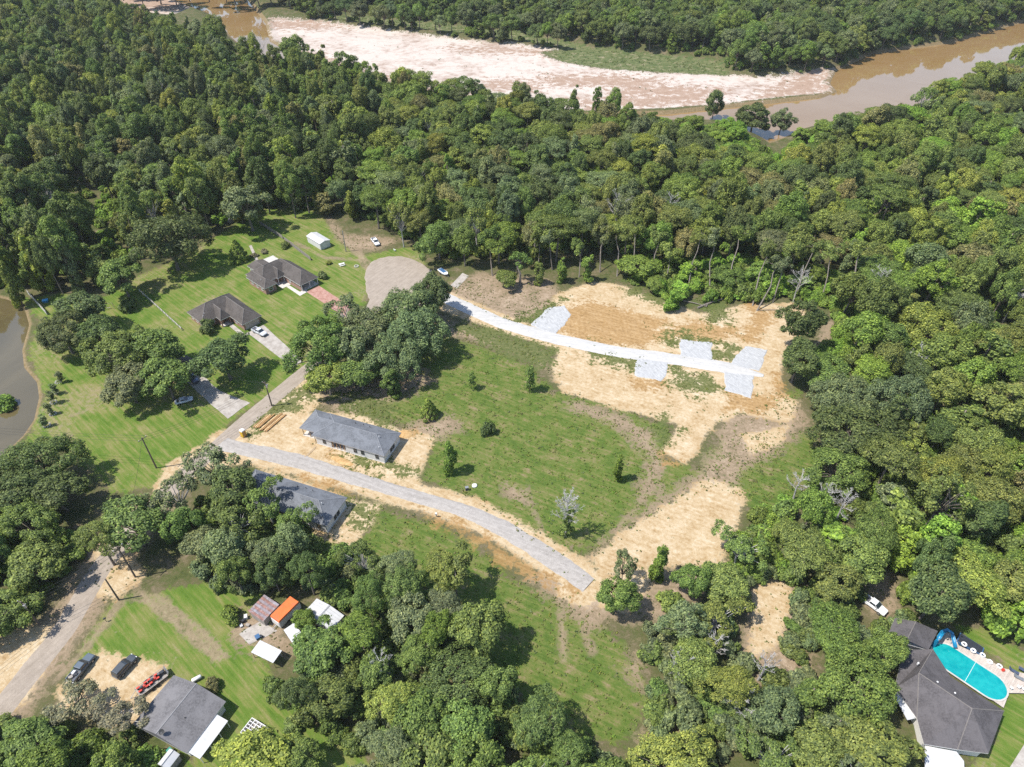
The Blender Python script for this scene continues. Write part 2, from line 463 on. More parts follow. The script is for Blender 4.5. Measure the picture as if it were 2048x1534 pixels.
def ground_material():
    t = NT('ground_soil_and_grass')
    co = t.n('TexCoord').outputs['Object']
    att = lambda k: t.n('Attribute', attribute_name='a_' + k).outputs['Fac']
    nb = t.noise(0.045, 3, 0.55, co, 0.4)       # broad patches
    nm = t.noise(0.22, 4, 0.62, co, 0.3)        # a few metres
    nf = t.noise(1.1, 4, 0.68, co)              # about a metre
    ng = t.noise(4.5, 3, 0.75, co)              # grain
    rot = t.n('Mapping', vector_type='TEXTURE', ins={'Vector': co, 'Rotation': (0, 0, math.radians(-41)), 'Scale': (9.0, 0.8, 1.0)}).outputs[0]
    st = t.noise(1.0, 3, 0.6, rot)              # mowing lines
    rot2 = t.n('Mapping', vector_type='TEXTURE', ins={'Vector': co, 'Rotation': (0, 0, math.radians(-28)), 'Scale': (7.0, 0.9, 1.0)}).outputs[0]
    st2 = t.noise(1.0, 4, 0.7, rot2)
    edge = t.math('ADD', t.math('MULTIPLY', nm, 1.0), t.math('MULTIPLY', nf, 0.8))       # 0..1.8, mean .9

    def inside(k, amp=3.0, soft=0.35, extra=None):
        s = t.math('ADD', att(k), t.math('MULTIPLY', t.math('SUBTRACT', edge, 0.9), amp))
        if extra is not None: s = t.math('ADD', s, extra)
        return t.maprange(s, soft, -soft)

    grain = lambda c, a=0.35: t.mix(a, c, t.ramp(ng, [(0.3, (0.25, 0.25, 0.25)), (0.7, (0.75, 0.75, 0.75))]), 'OVERLAY')
    forest = t.ramp(t.math('ADD', t.math('MULTIPLY', nm, 0.6), t.math('MULTIPLY', nf, 0.4)), [(0.34, (0.045, 0.058, 0.02)), (0.45, (0.075, 0.088, 0.03)), (0.55, (0.11, 0.10, 0.05)), (0.66, (0.19, 0.15, 0.10))])
    lawn = t.ramp(t.math('ADD', t.math('MULTIPLY', st, 0.45), t.math('ADD', t.math('MULTIPLY', nm, 0.30), t.math('MULTIPLY', nb, 0.25))), [(0.38, (0.070, 0.128, 0.018)), (0.46, (0.100, 0.158, 0.026)), (0.53, (0.155, 0.175, 0.048)), (0.61, (0.22, 0.20, 0.088))])
    bare = t.maprange(t.math('ADD', t.math('MULTIPLY', nf, 0.5), t.math('MULTIPLY', nb, 0.5)), 0.54, 0.63)
    lawn = t.mix(t.math('MULTIPLY', bare, 0.6), lawn, (0.26, 0.21, 0.14))
    fl = t.math('ADD', t.math('MULTIPLY', st2, 0.4), t.math('ADD', t.math('MULTIPLY', nf, 0.25), t.math('MULTIPLY', nm, 0.35)))
    field = t.ramp(fl, [(0.39, (0.055, 0.095, 0.018)), (0.47, (0.085, 0.128, 0.025)), (0.535, (0.130, 0.148, 0.042)), (0.585, (0.185, 0.160, 0.075)), (0.66, (0.25, 0.195, 0.13))])
    rough = t.ramp(t.math('ADD', t.math('MULTIPLY', nf, 0.55), t.math('MULTIPLY', nm, 0.45)), [(0.36, (0.105, 0.115, 0.048)), (0.43, (0.20, 0.155, 0.098)), (0.54, (0.285, 0.215, 0.148)), (0.64, (0.37, 0.295, 0.215))])
    sand = t.ramp(t.math('ADD', t.math('MULTIPLY', nf, 0.4), t.math('ADD', t.math('MULTIPLY', nm, 0.35), t.math('MULTIPLY', st2, 0.25))), [(0.36, (0.26, 0.165, 0.075)), (0.44, (0.37, 0.265, 0.145)), (0.53, (0.45, 0.35, 0.22)), (0.64, (0.54, 0.46, 0.34))])
    clay = t.ramp(t.math('ADD', t.math('MULTIPLY', st2, 0.5), t.math('MULTIPLY', nf, 0.5)), [(0.36, (0.20, 0.12, 0.05)), (0.5, (0.32, 0.195, 0.08)), (0.64, (0.41, 0.28, 0.14))])
    weed = t.ramp(nf, [(0.35, (0.055, 0.085, 0.02)), (0.65, (0.13, 0.14, 0.05))])
    rs = t.ramp(t.math('ADD', t.math('MULTIPLY', nm, 0.5), t.math('MULTIPLY', nb, 0.5)), [(0.36, (0.31, 0.235, 0.19)), (0.44, (0.41, 0.34, 0.29)), (0.54, (0.50, 0.44, 0.39))])
    wetc = t.ramp(t.math('ADD', t.math('MULTIPLY', nm, 0.5), t.math('MULTIPLY', nf, 0.5)), [(0.38, (0.27, 0.185, 0.135)), (0.62, (0.38, 0.28, 0.215))])
    strip = t.ramp(nm, [(0.34, (0.07, 0.10, 0.035)), (0.55, (0.125, 0.14, 0.06)), (0.72, (0.28, 0.24, 0.16))])
    shore = t.ramp(nf, [(0.35, (0.17, 0.12, 0.06)), (0.65, (0.27, 0.20, 0.12))])

    c = grain(forest, 0.5)
    c = t.mix(inside('lawn', 7.0, 0.8), c, grain(lawn, 0.30))
    c = t.mix(inside('field', 11.0, 1.0), c, grain(field, 0.40))
    c = t.mix(inside('rough', 14.0, 1.4), c, grain(rough, 0.40))
    c = t.mix(t.math('MULTIPLY', inside('tracks', 4.5, 0.6), 0.85), c, grain(rough, 0.3))
    c = t.mix(inside('sand', 5.5, 0.6), c, grain(sand, 0.28))
    c = t.mix(t.math('MULTIPLY', inside('clay', 14.0, 1.6), 0.85), c, grain(clay, 0.28))
    spk = t.math('MULTIPLY', t.math('SUBTRACT', ng, 0.52), 9.0)
    c = t.mix(t.math('MULTIPLY', inside('weeds', 22.0, 0.6, spk), 0.9), c, weed)
    c = t.mix(t.math('MULTIPLY', t.maprange(att('shore'), 1.2, 0.2), 0.8), c, shore)
    c = t.mix(inside('strip', 16.0, 1.5), c, grain(strip, 0.4))
    c = t.mix(inside('riversand', 16.0, 1.2), c, grain(rs, 0.15))
    c = t.mix(t.math('MULTIPLY', inside('wet', 70.0, 3.0), inside('riversand', 2.0, 1.5)), c, grain(wetc, 0.2))
    h = t.math('ADD', t.math('MULTIPLY', nf, 0.6), t.math('MULTIPLY', ng, 0.4))
    t.bsdf(c, 0.95, 0.1, bump=h, bump_s=0.55, bump_d=0.35)
    return t.m


gme.materials.append(ground_material())
ground = link('ground', gme)
tag(ground, kind='structure')

# --- water
def water_material(name, c, c2, wave, scale):
    t = NT(name)
    co = t.n('TexCoord').outputs['Object']
    col = t.ramp(t.noise(0.03, 4, 0.6, co, 0.8), [(0.35, c), (0.65, c2)])
    t.bsdf(col, 0.03, 0.5 if scale < 0.45 else 1.0, bump=t.noise(scale, 3, 0.6, co), bump_s=wave, bump_d=0.1)
    return t.m


def sheet(name, pg, z, m, kind='structure', jitter=0.0, step=None, seed=1, skirt=0.0):
    """flat irregular sheet from a ground-plan outline, its edge resampled and made uneven; skirt drops the rim to the ground"""
    r = random.Random(seed)
    pts = [Vector(p) for p in pg]
    if step:
        q = []
        for i, a in enumerate(pts):
            b = pts[(i + 1) % len(pts)]
            n = max(1, int((b - a).length / step))
            nrm = Vector((-(b - a).y, (b - a).x)).normalized()
            for k in range(n):
                q.append(a + (b - a) * (k / n) + nrm * (r.uniform(-jitter, jitter) + jitter * 0.8 * math.sin(k * 0.7 + i)))
        pts = q
    b = MB()
    n = len(pts)
    if skirt:
        cx = sum((p for p in pts), Vector((0, 0))) / n
        out = [p + (p - cx).normalized() * skirt for p in pts]
        b.add([(p.x, p.y, z) for p in pts] + [(p.x, p.y, -0.02) for p in out], [tuple(range(n))] + [(i, i + n, (i + 1) % n + n, (i + 1) % n) for i in range(n)])
    else:
        b.add([(p.x, p.y, z) for p in pts], [tuple(range(n))])
    o = b.build(name, m)
    return tag(o, kind=kind)


WL = RZ - 0.35
big = [(-700, 250), (900, 250), (900, 900), (-700, 900)]
river_b = poly([(200, -100), (540, -100), (560, 60), (780, 140), (1160, 205), (1560, 180), (1640, 120), (1740, 90), (1900, 70), (2060, 20), (2400, -60), (2500, 80), (2100, 110), (1900, 195), (1700, 250), (1600, 290), (1560, 330), (1440, 300), (1150, 285), (860, 245), (600, 190), (440, 130), (380, 50)], WL)
sheet('river_water', river_b, WL, water_material('river_water_muddy', (0.25, 0.155, 0.062), (0.275, 0.180, 0.085), 0.03, 0.5))
sheet('pond_water', poly([(-260, 560), (20, 580), (80, 620), (90, 660), (70, 720), (100, 770), (90, 850), (40, 900), (-60, 970), (-260, 990)], -0.55), -0.55, water_material('pond_water_brown', (0.085, 0.068, 0.030), (0.125, 0.10, 0.048), 0.05, 0.5))

# ------------------------------------------------------------------ roads, drives, slabs
def surf(name, c, c2, scale=0.8, grain=0.35, rough=0.9, bump=0.35, ang=0.0, streak=0.0, sc=(0.15, 1.6)):
    t = NT(name)
    co = t.n('TexCoord').outputs['Object']
    n = t.noise(scale, 5, 0.65, co, 0.3)
    if streak:
        mp = t.n('Mapping', vector_type='TEXTURE', ins={'Vector': co, 'Rotation': (0, 0, ang), 'Scale': (1 / sc[0], 1 / sc[1], 1)}).outputs[0]
        n = t.math('ADD', t.math('MULTIPLY', n, 1 - streak), t.math('MULTIPLY', t.noise(1.0, 4, 0.6, mp), streak))
    c_ = t.ramp(n, [(0.36, c), (0.62, c2)])
    g = t.noise(6.0, 3, 0.75, co)
    c_ = t.mix(grain, c_, t.ramp(g, [(0.3, (0.2, 0.2, 0.2)), (0.7, (0.8, 0.8, 0.8))]), 'OVERLAY')
    t.bsdf(c_, rough, 0.2, bump=t.math('ADD', n, g), bump_s=bump, bump_d=0.08)
    return t.m


m_chip = surf('chip_seal_road', (0.25, 0.21, 0.17), (0.34, 0.29, 0.24), 0.5, 0.3, ang=math.radians(60), streak=0.5)
m_grey = surf('grey_gravel', (0.27, 0.25, 0.23), (0.38, 0.355, 0.33), 1.0, 0.45, ang=math.radians(-24), streak=0.5)
m_lime = surf('white_limestone', (0.38, 0.375, 0.36), (0.50, 0.49, 0.475), 0.8, 0.25, ang=math.radians(-12), streak=0.6)
m_limp = surf('raked_limestone', (0.31, 0.315, 0.32), (0.45, 0.455, 0.455), 1.2, 0.35, ang=math.radians(-60), streak=0.65, sc=(0.5, 2.2), bump=0.8)
m_conc = surf('driveway_concrete', (0.29, 0.26, 0.23), (0.40, 0.37, 0.335), 0.6, 0.25)
m_concw = surf('white_concrete', (0.42, 0.40, 0.37), (0.52, 0.50, 0.47), 0.8, 0.2)
m_rose = surf('rose_brick_paving', (0.30, 0.155, 0.12), (0.41, 0.25, 0.205), 0.9, 0.45)


def smooth_line(px, step=1.0):
    pts = [Vector(P(*p)) for p in px]
    pts = [pts[0] * 2 - pts[1]] + pts + [pts[-1] * 2 - pts[-2]]
    out = []
    for i in range(1, len(pts) - 2):
        a, b, c, d = pts[i - 1:i + 3]
        n = max(2, int((c - b).length / step))
        for k in range(n):
            t = k / n
            out.append(0.5 * ((2 * b) + (c - a) * t + (2 * a - 5 * b + 4 * c - d) * t * t + (3 * b - a - 3 * c + d) * t ** 3))
    out.append(pts[-2])
    return out


def strip(name, px, width, m, z=0.05, crown=0.12, jit=0.18, seed=3, step=0.8):
    r = random.Random(seed)
    ln = smooth_line(px, step)
    b = MB()
    k = 7
    jl = jr = 0.0
    for i, p in enumerate(ln):
        d = (ln[min(i + 1, len(ln) - 1)] - ln[max(i - 1, 0)]).normalized()
        nn = Vector((-d.y, d.x))
        w = width(i / (len(ln) - 1)) if callable(width) else width
        jl = 0.7 * jl + r.uniform(-jit, jit)
        jr = 0.7 * jr + r.uniform(-jit, jit)
        for j in range(k):
            s = -1 + 2 * j / (k - 1)
            off = s * w / 2 + (jl if j == 0 else jr if j == k - 1 else 0)
            zz = z + crown * (1 - s * s) - (0.07 if j in (0, k - 1) else 0)
            q = p + nn * off
            b.v.append((q.x, q.y, zz))
    for i in range(len(ln) - 1):
        for j in range(k - 1):
            a = i * k + j
            b.f.append((a, a + k, a + k + 1, a + 1))
    o = b.build(name, m, smooth=True)
    return tag(o, kind='structure')


strip('asphalt_road', [(-140, 1560), (-40, 1470), (47, 1362), (126, 1262), (189, 1156), (240, 1088), (300, 1022), (370, 950), (440, 888), (520, 818), (575, 772), (612, 742), (680, 690), (730, 640), (765, 580)], 5.6, m_chip, 0.03, 0.05, 0.12)
sheet('turning_circle_road', poly([(731, 560), (732, 547), (736, 534), (744, 524), (758, 517), (780, 513), (802, 513), (822, 518), (842, 527), (862, 541), (875, 557), (880, 575), (875, 592), (860, 606), (832, 616), (800, 620), (772, 618), (748, 609), (736, 590)]), 0.055, m_chip, jitter=0.15, step=1.0, skirt=0.3)
strip('gravel_road', [(446, 884), (470, 894), (560, 914), (640, 936), (740, 966), (840, 995), (930, 1022), (1000, 1054), (1070, 1096), (1130, 1136), (1178, 1170)], lambda t: 4.3 + 0.5 * math.sin(t * 9), m_grey, 0.05, 0.16, 0.16)
strip('limestone_road', [(868, 583), (900, 600), (950, 623), (1000, 645), (1060, 663), (1110, 677), (1170, 690), (1240, 704), (1310, 713), (1370, 722), (1440, 733), (1490, 743), (1527, 751)], lambda t: 5.4 if t < 0.92 else 5.4 - 50 * (t - 0.92), m_lime, 0.09, 0.12, 0.12)
for pts in ([(1063, 650), (1097, 617), (1127, 612), (1142, 630), (1110, 668)], [(1277, 709), (1337, 716), (1330, 750), (1321, 761), (1270, 750)], [(1362, 680), (1422, 686), (1422, 724), (1362, 716)], [(1490, 694), (1534, 700), (1517, 740), (1458, 732)], [(1450, 736), (1507, 744), (1502, 796), (1452, 780)]):
    sheet('gravel_pad', poly(pts), 0.09, m_limp, jitter=0.2, step=0.8, skirt=0.35, seed=int(pts[0][0]))
sheet('brick_driveway', poly([(613, 584), (637, 571), (722, 626), (706, 645)]), 0.05, m_rose, jitter=0.03, step=1.5)
sheet('concrete_driveway', poly([(495, 666), (527, 650), (606, 722), (586, 736)]), 0.05, m_conc, jitter=0.03, step=1.5)
sheet('shaded_driveway', poly([(372, 762), (396, 742), (440, 782), (500, 806), (455, 838), (412, 800)]), 0.05, m_conc, jitter=0.1, step=1.5)
sheet('garden_path', poly([(458, 652), (465, 648), (490, 668), (497, 664), (500, 667), (487, 676)]), 0.05, m_conc)
sheet('front_path', poly([(569, 571), (574, 568), (600, 584), (610, 578), (616, 583), (600, 592)]), 0.06, m_concw)
sheet('patio_path', poly([(526, 519), (546, 511), (557, 518), (540, 527)]), 0.06, m_concw)
sheet('rear_path', poly([(498, 492), (503, 490), (517, 520), (512, 523)]), 0.05, m_conc)
sheet('yard_slab_path', poly([(478, 1268), (520, 1243), (555, 1262), (498, 1290)]), 0.06, m_conc, jitter=0.1, step=1.0)
sheet('side_drive_path', poly([(2020, 1534), (2060, 1470), (2120, 1490), (2080, 1600), (2000, 1580)]), 0.05, m_conc)

# ------------------------------------------------------------------ buildings
def shingle(name, c, ang=0.0):
    t = NT(name)
    co = t.n('TexCoord').outputs['Object']
    g = t.noise(3.4, 4, 0.8, co)
    n = t.noise(0.35, 4, 0.6, co, 0.5)
    col = t.ramp(g, [(0.28, tuple(x * 0.55 for x in c)), (0.5, c), (0.72, tuple(x * 1.5 for x in c))])
    col = t.mix(t.maprange(n, 0.38, 0.62, 0, 0.7), col, tuple(x * 1.45 for x in c))
    sn = t.n('Mapping', vector_type='TEXTURE', ins={'Vector': co, 'Scale': (0.5, 3.0, 1.0)}).outputs[0]
    col = t.mix(t.maprange(t.noise(0.8, 4, 0.6, sn), 0.55, 0.75, 0, 0.5), col, tuple(x * 0.6 for x in c))
    t.bsdf(col, 0.9, 0.2, bump=g, bump_s=0.5, bump_d=0.04)
    return t.m


m_sh_brown = shingle('brown_grey_shingles', (0.080, 0.071, 0.065))
m_sh_grey = shingle('blue_grey_shingles', (0.128, 0.136, 0.150))
m_sh_mid = shingle('weathered_grey_shingles', (0.130, 0.126, 0.130))
m_sh_dark = shingle('charcoal_shingles', (0.085, 0.079, 0.082))
m_brick = mat('rose_brick_wall', (0.32, 0.20, 0.16), 0.9, 0.25, 1.5, fine=0.5)
m_white = mat('white_house_wrap', (0.58, 0.58, 0.57), 0.7, 0.06, 0.8)
m_trim = mat('painted_trim', (0.68, 0.66, 0.63), 0.6, 0.06)
m_soff = mat('soffit_grey', (0.42, 0.40, 0.38), 0.8, 0.1)
m_glass = mat_glass()
m_frame = mat('window_frame_white', (0.75, 0.75, 0.74), 0.5, 0.04)
m_dframe = mat('dark_window_frame', (0.06, 0.06, 0.065), 0.5, 0.1)
m_wood = mat('raw_lumber', (0.42, 0.25, 0.11), 0.8, 0.3, 1.2, fine=0.4)
m_post = mat('treated_post', (0.36, 0.27, 0.17), 0.8, 0.2)
m_doorp = mat('door_panel', (0.16, 0.10, 0.07), 0.6, 0.15)
m_gdoor = mat('garage_door_beige', (0.46, 0.40, 0.34), 0.7, 0.1)
m_slab = mat('slab_concrete', (0.5, 0.47, 0.43), 0.9, 0.15)
m_slate = mat('pale_metal_sheet', (0.47, 0.475, 0.485), 0.55, 0.10, 0.8, spec=0.5, dirt=(0.55, 0.53, 0.50))
m_ridge_b = mat('ridge_brown', (0.175, 0.16, 0.15), 0.9, 0.15)
m_ridge_g = mat('ridge_grey', (0.22, 0.23, 0.25), 0.9, 0.15)
m_ridge_l = mat('ridge_light', (0.27, 0.265, 0.265), 0.9, 0.15)


def roof_wing(root, x0, x1, y0, y1, along, ez, rise, m, mr, h0=True, h1=True, over=0.0, fascia=0.2, name='roof', mf=None):
    """hip or gable roof over the local rectangle; ridge along 'x' or 'y'; h0/h1: hipped at the low / high end"""
    x0, x1, y0, y1 = x0 - over, x1 + over, y0 - over, y1 + over
    if along == 'x':
        L0, L1, W0, W1 = x0, x1, y0, y1
        pt = lambda l, w, z: (l, w, z)
    else:
        L0, L1, W0, W1 = y0, y1, x0, x1
        pt = lambda l, w, z: (w, l, z)
    half = (W1 - W0) / 2
    mid = (W0 + W1) / 2
    r0 = L0 + (min(half, (L1 - L0) / 2) if h0 else 0)
    r1 = L1 - (min(half, (L1 - L0) / 2) if h1 else 0)
    r1 = max(r1, r0 + 0.02)
    vs_ = [pt(L0, W0, ez), pt(L1, W0, ez), pt(L1, W1, ez), pt(L0, W1, ez), pt(r0, mid, ez + rise), pt(r1, mid, ez + rise)]
    vs_ += [pt(L0, W0, ez - fascia), pt(L1, W0, ez - fascia), pt(L1, W1, ez - fascia), pt(L0, W1, ez - fascia)]
    fs = [(0, 1, 5, 4), (1, 2, 5), (2, 3, 4, 5), (3, 0, 4)]
    rim = [(6, 7, 1, 0), (7, 8, 2, 1), (8, 9, 3, 2), (9, 6, 0, 3), (9, 8, 7, 6)]
    if along == 'y':
        fs = [tuple(reversed(f)) for f in fs]
        rim = [tuple(reversed(f)) for f in rim]
    o = MB().add(vs_, fs).build(name, m, root)
    MB().add([tuple(v) for v in vs_], rim).build('fascia', mf or m_trim, o)
    lines = [(vs_[4], vs_[5])]
    if h0: lines += [(vs_[0], vs_[4]), (vs_[3], vs_[4])]
    if h1: lines += [(vs_[1], vs_[5]), (vs_[2], vs_[5])]
    for a, b in lines:
        a, b = Vector(a), Vector(b)
        if (a - b).length < 0.3: continue
        MB().tube([a + Vector((0, 0, 0.0)), b + Vector((0, 0, 0.0))], [0.09, 0.09], 5).build('ridge_cap', mr, o)
    return o


def wall_box(root, x0, x1, y0, y1, z1, m, z0=0.0, name='wall'):
    return MB().box(((x0 + x1) / 2, (y0 + y1) / 2, (z0 + z1) / 2), (x1 - x0, y1 - y0, z1 - z0)).build(name, m, root)


def window(root, c, axis, w=1.0, h=1.3, fr=None, parent_name='window'):
    """axis: outward direction as (dx, dy)"""
    dx, dy = axis
    sx, sy = (0.06, w) if dx else (w, 0.06)
    o = MB().box((c[0] + dx * 0.03, c[1] + dy * 0.03, c[2]), (sx, sy, h)).build(parent_name, m_glass, root)
    b = MB()
    for s in (-1, 1):
        b.box((c[0] + dx * 0.05 + (0 if dx else s * w / 2), c[1] + dy * 0.05 + (s * w / 2 if dx else 0), c[2]), (0.09 if dx else 0.10, 0.10 if dx else 0.09, h + 0.1))
        b.box((c[0] + dx * 0.052, c[1] + dy * 0.052, c[2] + s * h / 2), (0.1 if dx else w - 0.1, w - 0.1 if dx else 0.1, 0.10))
    b.box((c[0] + dx * 0.05, c[1] + dy * 0.05, c[2]), (0.08 if dx else w - 0.1, w - 0.1 if dx else 0.08, 0.06))
    b.build('frame', fr or m_frame, o)
    return o


def door(root, c, axis, w=0.95, h=2.05, m=None):
    dx, dy = axis
    o = MB().box((c[0] + dx * 0.03, c[1] + dy * 0.03, h / 2 + 0.05), (0.08 if dx else w, w if dx else 0.08, h)).build('door', m or m_doorp, root)
    MB().box((c[0] + dx * 0.1 + (0 if dx else w * 0.38), c[1] + dy * 0.1 + (w * 0.38 if dx else 0), 1.05), (0.06, 0.06, 0.14)).build('handle', m_dframe, o)
    return o


def posts(root, pts, z1, m, s=0.16):
    for x, y in pts:
        MB().box((x, y, z1 / 2), (s, s, z1)).build('post', m, root)


def vents(roof, pts, m):
    for x, y, z in pts:
        MB().cyl((x, y, z), 0.09, 0.5, 7).build('vent_pipe', m, roof)


m_vent = mat('white_vent', (0.75, 0.75, 0.75), 0.5, 0.05)
m_vent_d = mat('dark_vent', (0.05, 0.05, 0.05), 0.6, 0.1)

# brick house with open carport
ax, ay = P(529, 578, 2.7)
A = empty('brick_house', (ax, ay, 0), math.radians(-41.5), 'brown-roofed brick house with open carport at the end of the rose driveway', 'house', 'brick houses')
E_ = 2.75
r = roof_wing(A, -13.0, -3.2, 0.9, 15.4, 'y', E_, 3.3, m_sh_brown, m_ridge_b)
vents(r, [(-9.0, 5.5, 5.1)], m_vent)
r = roof_wing(A, -11.2, 0, 0, 5.0, 'x', E_ - 0.03, 1.75, m_sh_brown, m_ridge_b, h0=False)
vents(r, [(-4.0, 1.6, 3.9)], m_vent)
roof_wing(A, -9.0, 7.2, 9.1, 16.5, 'x', E_ + 0.02, 2.75, m_sh_brown, m_ridge_b, h0=False)
roof_wing(A, -8.4, -2.4, 6.7, 10.1, 'x', E_ + 0.05, 2.3, m_sh_brown, m_ridge_b, h0=False)
roof_wing(A, -18.0, -12.2, 4.6, 11.0, 'x', 2.55, 0.75, m_sh_brown, m_ridge_b, h0=False, h1=False)
wall_box(A, -12.4, -3.8, 1.4, 14.9, 2.62, m_brick)
wall_box(A, -10.7, -0.5, 0.5, 4.5, 2.60, m_brick)
wall_box(A, -6.0, 1.2, 9.6, 16.0, 2.62, m_brick)
wall_box(A, -17.4, -12.4, 5.1, 10.5, 2.4, m_white)
wall_box(A, 1.2, 6.4, 9.6, 9.85, 2.6, m_brick)
posts(A, [(6.75, 9.75), (6.75, 12.9), (6.75, 16.1), (4.0, 16.1)], 2.6, m_trim, 0.2)
posts(A, [(-3.0, 7.1), (-3.0, 9.3)], 2.7, m_trim, 0.18)
door(A, (-3.8, 7.9), (1, 0))
window(A, (-0.5, 2.5, 1.5), (1, 0), 1.5, 1.4)
for x in (-8.5, -5.5, -2.6): window(A, (x, 0.5, 1.55), (0, -1), 1.0, 1.2)
for x in (-16.4, -14.9, -13.4): window(A, (x, 5.1, 1.4), (0, -1), 0.9, 1.1)
window(A, (-3.8, 5.6, 1.5), (1, 0), 1.0, 1.3)
window(A, (0.2, 9.6, 1.5), (0, -1), 0.8, 1.2)
MB().box((-2, 8, 0.04), (4.4, 3.4, 0.14)).build('porch_slab', m_slab, A)
MB().box((4.0, 12.9, 0.03), (6.0, 6.6, 0.13)).build('carport_slab', m_slab, A)

# brick house with closed garage
bx, by = P(484.3, 650.2, 2.7)
B = empty('brick_house', (bx, by, 0), math.radians(-42), 'brown-roofed brick house with closed garage beside the silver pickup', 'house', 'brick houses')
r = roof_wing(B, -19.4, -9.9, -8.0, 7.0, 'y', E_, 3.3, m_sh_brown, m_ridge_b)
vents(r, [(-12.2, -5.5, 4.2), (-11.6, -6.3, 3.8)], m_vent)
roof_wing(B, -15.0, -7.2, -3.2, 0.4, 'x', E_ + 0.05, 2.5, m_sh_brown, m_ridge_b, h0=False)
roof_wing(B, -14.5, 0, 0, 6.9, 'x', E_ + 0.02, 2.7, m_sh_brown, m_ridge_b, h0=False)
wall_box(B, -18.8, -10.5, -7.4, 6.4, 2.62, m_brick)
wall_box(B, -10.6, -0.6, 0.6, 6.3, 2.60, m_brick)
wall_box(B, -10.7, -9.2, -2.8, 0.2, 2.5, m_brick)
posts(B, [(-7.6, -2.9), (-7.6, -0.1)], 2.7, m_brick, 0.35)
door(B, (-9.2, -1.2), (1, 0))
gd = MB().box((-0.57, 3.45, 1.1), (0.07, 4.7, 2.15)).build('garage_door', m_gdoor, B)
for z in (0.55, 1.1, 1.65): MB().box((-0.525, 3.45, z), (0.03, 4.6, 0.05)).build('panel_seam', m_soff, gd)
for y in (-6.0, -4.2): window(B, (-10.5, y, 1.5), (1, 0), 1.0, 1.3)
for x in (-17.2, -14.6, -12.2): window(B, (x, -7.4, 1.55), (0, -1), 1.1, 1.2)
window(B, (-5, 0.6, 1.5), (0, -1), 1.1, 1.3)
MB().box((-8.4, -1.3, 0.04), (2.4, 3.2, 0.14)).build('porch_slab', m_slab, B)


def white_house(ox, oy, label):
    h = empty('unfinished_house', (ox, oy, 0), math.radians(-20.5), label, 'house', 'white houses under construction')
    e = 2.9
    r = roof_wing(h, -21.0, 0, 0, 8.9, 'x', e, 2.1, m_sh_grey, m_ridge_g, mf=m_soff)
    vents(r, [(-3.4, 4.0, 4.8), (-2.2, 1.6, 3.8)], m_vent)
    vents(r, [(-8, 7.2, 3.9), (-10, 7.4, 3.8), (-19.0, 6.0, 4.2), (-12, 7.0, 4.0)], m_vent_d)
    roof_wing(h, -25.5, -17.0, 1.3, 8.85, 'x', e - 0.03, 1.75, m_sh_grey, m_ridge_g, h1=False, mf=m_soff)
    w = MB()
    # walls with a deep entry recess in the long side
    x0, x1, y0, y1 = -20.0, -0.4, 0.32, 8.4
    r0, r1, rd = -15.6, -11.4, 2.4
    pl = [(x0, y0), (r0, y0), (r0, y0 + rd), (r1, y0 + rd), (r1, y0), (x1, y0), (x1, y1), (x0, y1)]
    w.prism(pl, 0.0, 2.72)
    w.build('wall', m_white, h)
    MB().box(((r0 + r1) / 2, y0 + rd - 0.03, 1.3), (4.15, 0.05, 2.5)).build('entry_sheathing', m_wood, h)
    for i in range(4): MB().box((r0 + 0.4 + i * 1.1, y0 + 0.1, 1.35), (0.12, 0.12, 2.7)).build('stud', m_wood, h)
    MB().box(((r0 + r1) / 2, y0 + 0.1, 2.62), (4.1, 0.14, 0.2)).build('header_beam', m_wood, h)
    for x in (-14.5, -12.4): door(h, (x, y0 + rd - 0.05), (0, -1), 0.9, 2.0, m_wood)
    for x in (-17.6, -8.6, -6.5, -2.4): window(h, (x, y0, 1.55), (0, -1), 0.8, 1.2, m_dframe)
    for y in (3.9, 5.1): window(h, (x1, y, 1.5), (1, 0), 0.85, 1.35, m_dframe)
    posts(h, [(-25.0, 1.8), (-22.9, 1.8), (-20.6, 0.6), (-25.0, 8.3), (-25.0, 5.0)], 2.75, m_post, 0.16)
    MB().box((-22.6, 5.0, 0.05), (5.2, 6.9, 0.14)).build('porch_slab', m_slab, h)
    MB().box((-20.15, 4.8, 1.35), (0.05, 6.0, 2.6)).build('gable_sheathing', m_wood, h)
    MB().box((-10.2, 4.35, 0.06), (19.8, 8.25, 0.14)).build('foundation', m_slab, h)
    return h


wx, wy = P(768.7, 913.1, 2.8)
white_house(wx, wy, 'white unfinished house with blue-grey roof beside the lumber stacks')
wx, wy = P(652.9, 1053.0, 2.8)
white_house(wx, wy, 'white unfinished house with blue-grey roof half hidden by trees below the gravel road')

